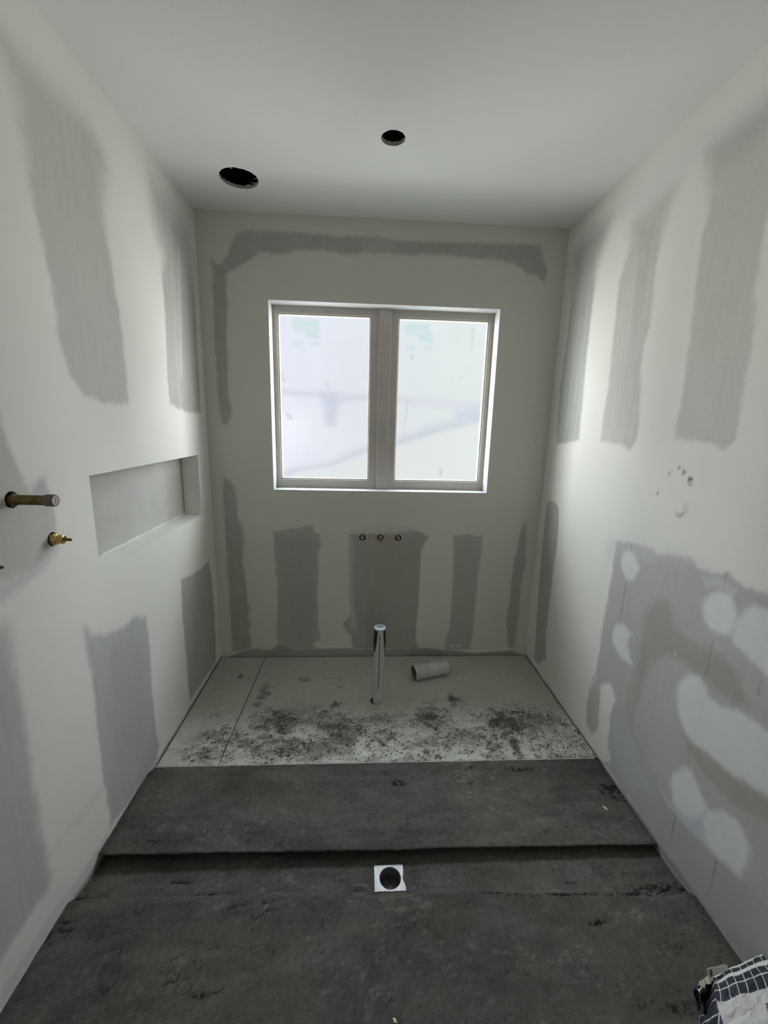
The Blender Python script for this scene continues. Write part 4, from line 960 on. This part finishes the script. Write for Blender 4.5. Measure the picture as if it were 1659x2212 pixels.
# shower stub on the left wall
y0, z0 = LP[0]
r = empty('capped_pipe_stub', (0, y0, z0), 'long tarnished brass pipe stub with a metal end cap sticking out of the left wall', 'pipe stub')
thr = [(.0001, -.05), (.0125, -.05), (.0125, .010)]
for k in range(26): h_ = .012 + k * .0028; thr += [(.0127, h_), (.0120, h_ + .0014)]
thr += [(.0125, .086), (.0001, .087)]
axis_parts(r, (1, 0, -.004), (0, y0, z0), [('pipe', thr, M['oldbrass']), ('collar', [(.0127, .0), (.0152, .001), (.0155, .010), (.0127, .012)], M['oldbrass']),
    ('end_cap', [(.0125, .080), (.0142, .081), (.0155, .085), (.0155, .1035), (.0140, .1055), (.0118, .1055), (.0118, .1045), (.0001, .1045)], M['cap']),
    ('cap_face', [(.0001, .1050), (.0116, .1050), (.0116, .1042)], M['capface'])])
# worn stamped marks on the cap face
mk = MB()
for k, (dy, dz) in enumerate([(-.0015, .0062), (.001, .0030), (-.001, .0), (.0012, -.0032), (-.0005, -.0062)]):
    mk.box((.1052, y0 + dy - .0022, z0 + dz - .0008), (.1056, y0 + dy + .0014, z0 + dz + .0008))
mk.build('stamped_mark', M['ink'], r)
def left_valve(y0, z0, label, tilt):
    r = empty('brass_valve', (0, y0, z0), label, 'valve', 'brass valves on the left wall')
    ax = (1, tilt, -.03)
    axis_parts(r, ax, (0, y0, z0), [('hex_nut', [(.0001, -.02), (.0185, -.02), (.0185, .0085), (.0001, .0085)], M['brass']),
        ('valve_body', [(.0165, .008), (.0150, .0125), (.0132, .0135), (.0122, .030), (.0100, .031), (.0090, .029), (.0001, .029)], M['brass']),
        ('spindle', [(.0062, .029), (.0050, .034), (.0042, .035), (.0042, .0495), (.0020, .0500), (.0018, .0480), (.0001, .0475)], M['oldbrass'])])
left_valve(LP[1][0], LP[1][1], 'brass shower valve with nut and spindle below the capped stub on the left wall', .02)
left_valve(LP[2][0], LP[2][1], 'brass spindle tip peeping in at the left edge of the photo below the capped stub', .02)
# basin set on the back wall
for i in (0, 2):
    a, b = TAP[i]
    r = empty('tap_valve', (a, 0, b), ['dull copper tap valve in the left one of three holes under the window', '', 'dull copper tap valve in the right one of three holes under the window'][i], 'valve', 'tap valves under the window')
    axis_parts(r, (0, -1, -.0), (a - .001 * (1 - i), 0, b - .001), [('valve_body', [(.0122, -.045), (.0122, -.012), (.0112, -.010), (.0075, -.009), (.0070, -.004)], M['copper']),
        ('gland_nut', [(.0070, -.010), (.0070, .004), (.0062, .006), (.0030, .006)], M['oldbrass']),
        ('spindle', [(.0044, .004), (.0044, .024), (.0036, .025), (.0001, .025)], M['spindle'])])
a, b = TAP[1]
r = empty('spout_stub', (a, 0, b), 'ribbed spout stub with dark end in the middle of three holes under the window', 'pipe stub')
rib = [(.0120, -.045), (.0120, -.010)]
for k in range(5): h_ = -.008 + k * .0075; rib += [(.0125 - k * .0004, h_), (.0110 - k * .0003, h_ + .0055)]
rib += [(.0105, .030), (.0105, .046)]
axis_parts(r, (0, -1, -.01), (a, 0, b), [('pipe', rib, M['copper']), ('end_plug', [(.0001, .052), (.0118, .052), (.0124, .050), (.0124, .038), (.0105, .037)], M['cap'])])

# upright waste pipe
PR = .0280; PH = .428
r = empty('waste_pipe', (PX, PY, 0), 'upright grey plastic waste pipe taped over at the top, rising from the floor sheet', 'pipe')
p_ = MB(); p_.lathe([(PR, -.06), (PR, PH), (PR - .003, PH), (PR - .003, -.06)], (PX, PY, 0), (.006, 0, 1), n=48, closed=True); p_.build('pipe', M['pvc'], r)
# black tape hanging over the two sides, open at the front
def tape(a_top0, a_top1, a_bot0, a_bot1, zt, zbm):
    mb = MB(); nz, na = 16, 18; vs_ = []
    for lay in (0, 1):
        for j in range(nz + 1):
            t = j / nz; zz = zt + (zbm - zt) * t; t = t ** 1.7
            A0 = a_top0 + (a_bot0 - a_top0) * t; A1 = a_top1 + (a_bot1 - a_top1) * t
            for k in range(na + 1):
                a_ = math.radians(A0 + (A1 - A0) * k / na); rr = PR + (.0004 if lay else .0022 + .0022 * math.sin(min(1, t * 1.15) * math.pi))
                vs_.append((PX + .006 * zz + rr * math.cos(a_), PY + rr * math.sin(a_), zz))
    fs = []
    st = (nz + 1) * (na + 1)
    for lay in (0, 1):
        for j in range(nz):
            for k in range(na):
                q0 = lay * st + j * (na + 1) + k
                fs.append((q0, q0 + 1, q0 + na + 2, q0 + na + 1) if not lay else (q0 + na + 1, q0 + na + 2, q0 + 1, q0))
    for j in range(nz):
        for k in (0, na):
            q0 = j * (na + 1) + k; fs.append((q0, q0 + na + 1, q0 + st + na + 1, q0 + st))
    for k in range(na):
        q0 = nz * (na + 1) + k; fs.append((q0, q0 + 1, q0 + st + 1, q0 + st)); fs.append((k + 1, k, k + st, k + 1 + st))
    mb.add(vs_, fs, True); return mb
# angles: -90 points to the camera
tape(90, 243, 90, 215, PH + .001, .300).build('black_tape', M['wrap'], r)
tape(-52, 90, -18, 90, PH + .001, .300).build('black_tape', M['wrap'], r)
p_ = MB(); jt = [.02 * math.sin(5 * k) for k in range(48)]
p_.lathe([(.0001, PH + .0065), (.020, PH + .006), (PR + .0025, PH + .004), (PR + .003, PH - .004), (PR + .001, PH - .004), (PR + .001, PH + .002), (.0001, PH + .003)], (PX + .0026, PY, 0), (0, 0, 1), n=48, jitter=jt)
cp = p_.build('tape_cap', M['foil'], r)
for (dy, l_) in [(-.010, .014), (.002, .020), (.011, .012)]:
    c_ = MB(); c_.box((PX + .0026 - l_, PY + dy - .0014, PH + .0062), (PX + .0026 + l_, PY + dy + .0012, PH + .0074)); o_ = c_.build('crease', M['wrap'], r)
# worn print line running down the pipe
pm = MB(); zz = .395; rp = np.random.RandomState(3)
while zz > .085:
    hgt = rp.uniform(.006, .013); wd_ = rp.uniform(.0026, .0040); a0 = math.radians(-91)
    cxp = PX + .006 * zz + PR * math.cos(a0)
    pm.box((cxp - wd_, PY - PR - .0005, zz - hgt), (cxp + wd_ * .8, PY - PR + .0012, zz)); zz -= hgt + rp.uniform(.002, .007)
pm.build('faded_print', M['ink'], r)

# loose pipe offcut lying on the sheet
A_ = Vector((1.196, -.262, .0437)); B_ = Vector((1.402, -.196, .0437)); dr_ = (B_ - A_)
R0 = .0430
r = empty('pipe_offcut', (A_.x, A_.y, .0), 'short open offcut of wide grey pipe lying loose on the floor sheet', 'pipe offcut')
p_ = MB(); p_.lathe([(R0, 0), (R0, dr_.length), (R0 - .0025, dr_.length), (R0 - .0025, 0)], A_, dr_, n=56, closed=True); p_.build('pipe_wall', M['pvc2'], r)
p_ = MB(); p_.lathe([(R0 - .0026, .004), (R0 - .0026, dr_.length - .004), (R0 - .0031, dr_.length - .004), (R0 - .0031, .004)], A_, dr_, n=56, closed=True); p_.build('bore', M['pvcin'], r)  # dark sleeve standing in for the shade inside the offcut

# floor drain set in the mortar
zd = -.0245
r = empty('floor_drain', (.987, -1.345, zd), 'square white plastic floor drain with round dark bore set in the mortar', 'drain')
fl_ = MB(); n = 64
hx0, hx1, hy0, hy1 = .9350, 1.0385, -1.3815, -1.2985
cxd, cyd, rd = .9880, -1.3410, .0365
ang = sorted([2 * math.pi * (k + .5) / n - math.pi for k in range(n)] + [math.atan2(y_ - cyd, x_ - cxd) for x_ in (hx0, hx1) for y_ in (hy0, hy1)])
n = len(ang); O_ = []
for a_ in ang:
    c_, s_ = math.cos(a_), math.sin(a_)
    k = min((hx1 - cxd) / c_ if c_ > 1e-9 else ((hx0 - cxd) / c_ if c_ < -1e-9 else 9), (hy1 - cyd) / s_ if s_ > 1e-9 else ((hy0 - cyd) / s_ if s_ < -1e-9 else 9))
    xx, yy = cxd + c_ * k, cyd + s_ * k
    if xx > 1.03: xx -= .006 * math.exp(-((yy + 1.345) / .016) ** 2) + .0045 * sstep(-1.385, -1.31, yy)    # broken mortar creeps over the rim
    O_.append((xx + .0008 * math.sin(a_ * 31), yy + .0007 * math.sin(a_ * 27)))
I_ = [(cxd + rd * math.cos(a_), cyd + rd * math.sin(a_)) for a_ in ang]
vs_ = [(x_, y_, zd) for x_, y_ in O_] + [(x_, y_, zd) for x_, y_ in I_] + [(x_, y_, zd - .006) for x_, y_ in O_] + [(x_, y_, zd - .05) for x_, y_ in I_]
fs = []
for k in range(n):
    k2 = (k + 1) % n
    fs += [(k, k2, n + k2, n + k), (2 * n + k, 2 * n + k2, k2, k)]
fl_.add(vs_[:3 * n], fs); fl_.build('flange', M['whitepl'], r)
bo = MB(); bo.lathe([(rd + .0004, 0), (rd - .002, -.0015), (rd - .0035, -.0405), (.0001, -.0405)], (cxd, cyd, zd), (0, 0, 1), n=48); bo.build('bore', M['blackpl'], r)
rb = MB(); rb.box((cxd - .0012, cyd - .033, zd - .0405), (cxd + .0012, cyd + .033, zd - .0365)); rb.build('rib', M['wrap'], r)

# ---------------------------------------------------------------- chips and scraps
def chip(name, x, y, z, s_, rot, label, mt, sc=(1, .6, .3)):
    mb = MB(); g_ = np.random.RandomState(int(x * 1e4)); vs_ = []; n = 9
    for lvl, k in ((0, 1.), (1, .8)):
        for i in range(n):
            a_ = 2 * math.pi * i / n; rr = s_ * k * (1 + .25 * g_.randn())
            px, py = rr * math.cos(a_) * sc[0], rr * math.sin(a_) * sc[1]
            vs_.append((x + px * math.cos(rot) - py * math.sin(rot), y + px * math.sin(rot) + py * math.cos(rot), z + lvl * s_ * sc[2] * (1 + .2 * g_.randn())))
    mb.add(vs_, [tuple(range(n))[::-1], tuple(range(n, 2 * n))] + [(i, (i + 1) % n, n + (i + 1) % n, n + i) for i in range(n)])
    o = mb.build(name, mt, None); tag(o, label, 'chip'); return o
def zlow(x, y): return float(z_low(np.array([x]), np.array([y]))[0])
chip('wood_chip', 1.862, -1.122, float(z_up(1.86)) - .0005, .0105, -1.1, 'small beige wood chip on the raised mortar bed near the right wall', M['chip'])
chip('plaster_crumb', .975, -1.7045, zlow(.975, -1.70) - .0005, .006, -.8, 'tiny yellowish crumb on the dark mortar at the bottom edge of the photo', mat('pale_crumb', (.72, .70, .45), rough=.8, grain=.1))

# scraps hanging in the big ceiling hole
for k, (ang_, l_, w_) in enumerate([(-.35, .020, .005), (.25, .026, .007), (-2.3, .022, .008)]):
    cx_, cy_ = CH[0][0] + .083 * math.cos(ang_ + .5), -CH[0][1] + .083 * math.sin(ang_ + .5)
    dx_, dy_ = -math.cos(ang_ + .5), -math.sin(ang_ + .5)
    mb = MB(); pr_ = []
    for j in range(7):
        t = j / 6; ww = w_ * (1 - .8 * t) * .5
        bx, by, bz = cx_ + dx_ * l_ * t + .004 * math.sin(5 * t + k), cy_ + dy_ * l_ * t, H + .012 - .006 * math.sin(t * 2)
        pr_ += [(bx - dy_ * ww, by + dx_ * ww, bz), (bx + dy_ * ww, by - dx_ * ww, bz + .001), (bx, by, bz + .003)]
    fs = [(0, 1, 2)] + [tuple(3 * j + q_ for q_ in f_) for j in range(6) for f_ in ((0, 3, 4, 1), (1, 4, 5, 2), (2, 5, 3, 0))]
    mb.add(pr_, fs); o = mb.build('torn_paper_scrap', M['fluff'], ce)

# ---------------------------------------------------------------- bag of tile adhesive in the corner
def bagsurf(u, v):
    """u: 0 left .. 1 right, v: 0 far end .. 1 near end; returns top point"""
    A = np.array([1.772, -1.694]); B = np.array([1.966, -1.662]); D_ = np.array([1.640, -2.16]); C_ = np.array([1.968, -2.20])
    lft = A + (D_ - A) * v[..., None]; rgt = B + (C_ - B) * v[..., None]
    # the left edge bellies out towards the room
    lft = lft + np.stack([-.028 * np.sin(np.pi * np.clip(v * 1.7, 0, 1)), 0 * v], -1)
    p = lft + (rgt - lft) * u[..., None]
    return p
nu, nv = 210, 300
# denser sampling towards the visible far-left corner
uu = np.linspace(0, 1, nu) ** 1.05; vv = np.linspace(0, 1, nv) ** 1.7
U, V = np.meshgrid(uu, vv)
p = bagsurf(U, V)
du = U * .20; dv = V * .50
hz = .088 + .036 * U ** .8 + .018 * np.sin(np.pi * np.clip(V * 1.4, 0, 1)) * np.sin(np.pi * np.clip(U + .1, 0, 1))
rollv = sstep(0, .055, dv); rollu = sstep(0, .03, du)
hz = hz - .022 * (1 - rollv) * (U > -1) - .026 * (1 - rollu) ** 2
wr = .0045 * fbm(U * 10 + V * 8, V * 30, 3, 7) * sstep(.02, .06, dv) + .004 * np.sin(U * 26 + V * 90) * np.exp(-(du / .03)) 
hz = hz + wr
cav = sstep(.006, -.006, du - .040 * (1 - np.clip(dv / .060, 0, 1)) ** .6) * sstep(.004, .010, dv) * (dv < .062)
hz = hz - .045 * cav * sstep(.0, .010, du + .001)
# colours: navy print with a white grid round the far end and the left side, plain grey-white panel inside
duw = du + .004 * fbm(U * 6, V * 8, 2, 3); dvw = dv + .005 * fbm(U * 5, V * 9, 2, 4) + .012 * (1 - sstep(0, .06, du))
C = np.empty(U.shape + (3,)); C[:] = (.70, .69, .70)
C *= (1 + .10 * fbm(U * 12, V * 30, 4, 9))[..., None]
navy = np.array([.030, .033, .050]); white = np.array([.78, .80, .76])
band = (dvw < .066) | (duw < .020)
C[band] = navy
C[band] *= (1 + .8 * np.clip(fbm(U * 14, V * 60, 3, 12), 0, 1))[band][:, None]
wl_ = ((dvw > .012) & (dvw < .021)) | (np.abs(dvw - .0405) < .0013) | (np.abs(dvw - .0015) < .0018)
gx = np.abs(((duw + .35 * dvw) / .0235 + .35) % 1 - .5) * .0235 < .00095
gl = (np.abs(((dvw) / .0255) % 1 - .5) * .0255 < .0010) & (duw < .020)
C[band & (wl_ | gx | gl)] = white
# small dark grid emblem on the panel
ex_, ey_ = (du - .135), (dv - .105)
em = (np.abs(ex_ + .3 * ey_) < .022) & (np.abs(ey_) < .014)
C[em] = navy
C[em & ((np.abs(((ex_ + .3 * ey_) / .0075) % 1 - .5) * .0075 < .0005) | (np.abs((ey_ / .007) % 1 - .5) * .007 < .0005))] = (.5, .5, .48)
ex2 = np.hypot(du - .150, (dv - .078)) < .004; C[ex2] = navy
C = C * (1 - cav[..., None]) + np.array([.010, .009, .007]) * cav[..., None]  # shade in the open gusset put into the colour
P = np.stack([p[..., 0], p[..., 1], hz], -1)
zfl = .0
# skirt all round down to the floor
def skirt(line, cline, out, steps, colf):
    rows = []; cs = []
    for k, (t, o_) in enumerate(steps):
        q_ = line.copy(); q_[:, 2] = line[:, 2] * (1 - t) + zfl * t; q_[:, 0] += out[0] * o_; q_[:, 1] += out[1] * o_
        rows.append(q_); cs.append(colf(t, line, cline))
    return rows, cs
root = empty('adhesive_bag', (1.82, -1.9, 0), 'white paper bag with navy grid print lying in the front right corner on the mortar', 'bag')
ii = np.arange(U.size).reshape(U.shape)
faces = np.stack([ii[:-1, :-1], ii[1:, :-1], ii[1:, 1:], ii[:-1, 1:]], -1).reshape(-1, 4)
ring_i = list(ii[0, ::-1]) + list(ii[1:, 0]) + list(ii[-1, 1:]) + list(ii[::-1, -1][1:-1])
vv_ = P.reshape(-1, 3); cc_ = C.reshape(-1, 3)
L_ = vv_[ring_i]; nR = len(L_); cen = np.array([1.83, -1.93, .06])
dirs = L_ - cen; dirs[:, 2] = 0; dirs /= np.linalg.norm(dirs, axis=1)[:, None]
isleft = np.array([(i % nu) == 0 for i in ring_i]); isfar = np.array([i < nu for i in ring_i])
prev = np.array(ring_i); vall = [vv_]; call = [cc_]; fall = [faces]; cnt = len(vv_)
fardist = np.abs(L_[:, 1] + 1.694)
for k, (t, o_) in enumerate([(.12, .006), (.35, .010), (.65, .008), (.9, -.002), (1., -.012)]):
    q_ = L_ + dirs * o_; q_[:, 2] = L_[:, 2] * (1 - t) + zfl * t
    # gusset folded in at the far left corner
    gus = np.exp(-((fardist / .035) ** 2)) * isleft * math.sin(math.pi * min(1, t * 1.2))
    q_[:, 0] += .035 * gus; q_[:, 1] -= .004 * gus
    q_[:, 0] = np.minimum(q_[:, 0], W - .004)
    c_ = np.where(isfar[:, None], navy[None], np.array([[.55, .54, .54]]))
    s_run = np.cumsum(np.r_[0, np.linalg.norm(np.diff(L_, axis=0), axis=1)])
    g1 = (np.abs((s_run / .0235) % 1 - .5) * .0235 < .0011)
    c_ = np.where((isleft & (t < .5))[:, None], navy[None], c_)
    c_ = np.where((g1 & (t < .8))[:, None], white[None], c_)
    c_ = np.where((np.exp(-((fardist / .04) ** 2)) * isleft > .4)[:, None], np.array([[.008, .007, .006]]), c_)  # folded gusset painted near black for the shade inside it
    vall.append(q_); call.append(c_); new = np.arange(nR) + cnt; cnt += nR
    nx = np.roll(np.arange(nR), -1)
    fall.append(np.stack([prev, new, new[nx], prev[nx]], -1)); prev = new
me = mesh_from(np.vstack(vall), np.vstack(fall), 'bag_body', smooth=True, cols=np.vstack(call))
o = link('bag_body', me, M['bag'], root); o.matrix_parent_inverse = Matrix.Translation(-root.location)
# torn folded flap standing up on the far edge
fp = MB(); nn_ = 14; vs_ = []
for lay in (0, 1):
    for k in range(nn_):
        t = k / (nn_ - 1); x_ = 1.790 + .065 * t; y_ = -1.690 + .010 * t
        vs_ += [(x_, y_ - .004 + .001 * lay, .078 + .012 * t), (x_ + .002, y_ + .004 + .001 * lay, .078 + .012 * t + (.018 + .002 * math.sin(9 * t)) * (1 - t) ** .7 + .003)]
st = 2 * nn_; fs = []
for k in range(nn_ - 1):
    fs += [(2 * k, 2 * k + 2, 2 * k + 3, 2 * k + 1), (st + 2 * k + 1, st + 2 * k + 3, st + 2 * k + 2, st + 2 * k), (2 * k + 1, 2 * k + 3, st + 2 * k + 3, st + 2 * k + 1), (2 * k, st + 2 * k, st + 2 * k + 2, 2 * k + 2)]
fp.add(vs_, fs); fo = fp.build('folded_flap', mat('flap_paper', (.62, .62, .60), rough=.7, grain=.1, gscale=120), root)
mk = MB(); mk.add([(1.7975, -1.6935, .086), (1.8025, -1.6930, .087), (1.8040, -1.6868, .100), (1.7990, -1.6872, .0995), (1.7975, -1.6945, .086), (1.8025, -1.6940, .087), (1.8040, -1.6878, .100), (1.7990, -1.6882, .0995)],
                  [(0, 1, 2, 3), (7, 6, 5, 4), (0, 4, 5, 1), (1, 5, 6, 2), (2, 6, 7, 3), (3, 7, 4, 0)])
mk.build('black_mark', M['ink'], root)
# ragged white lip of the open gusset
lp = MB(); g_ = np.random.RandomState(5); vs_ = []
for lay in (0, 1):
    for k in range(12):
        t = k / 11; x_ = 1.762 + .040 * t; y_ = -1.700 + .012 * t
        vs_ += [(x_, y_ + .003 * g_.randn() * .4, .078 + .002 * lay + .008 * t), (x_ + .001, y_ - .007 - .003 * abs(g_.randn()), .074 + .002 * lay + .006 * t)]
st = 24; fs = []
for k in range(11):
    fs += [(2 * k, 2 * k + 2, 2 * k + 3, 2 * k + 1), (st + 2 * k + 1, st + 2 * k + 3, st + 2 * k + 2, st + 2 * k), (2 * k + 1, 2 * k + 3, st + 2 * k + 3, st + 2 * k + 1)]
lp.add(vs_, fs); lp.build('torn_lip', mat('torn_paper', (.72, .74, .66), rough=.8, grain=.15, gscale=200), root)
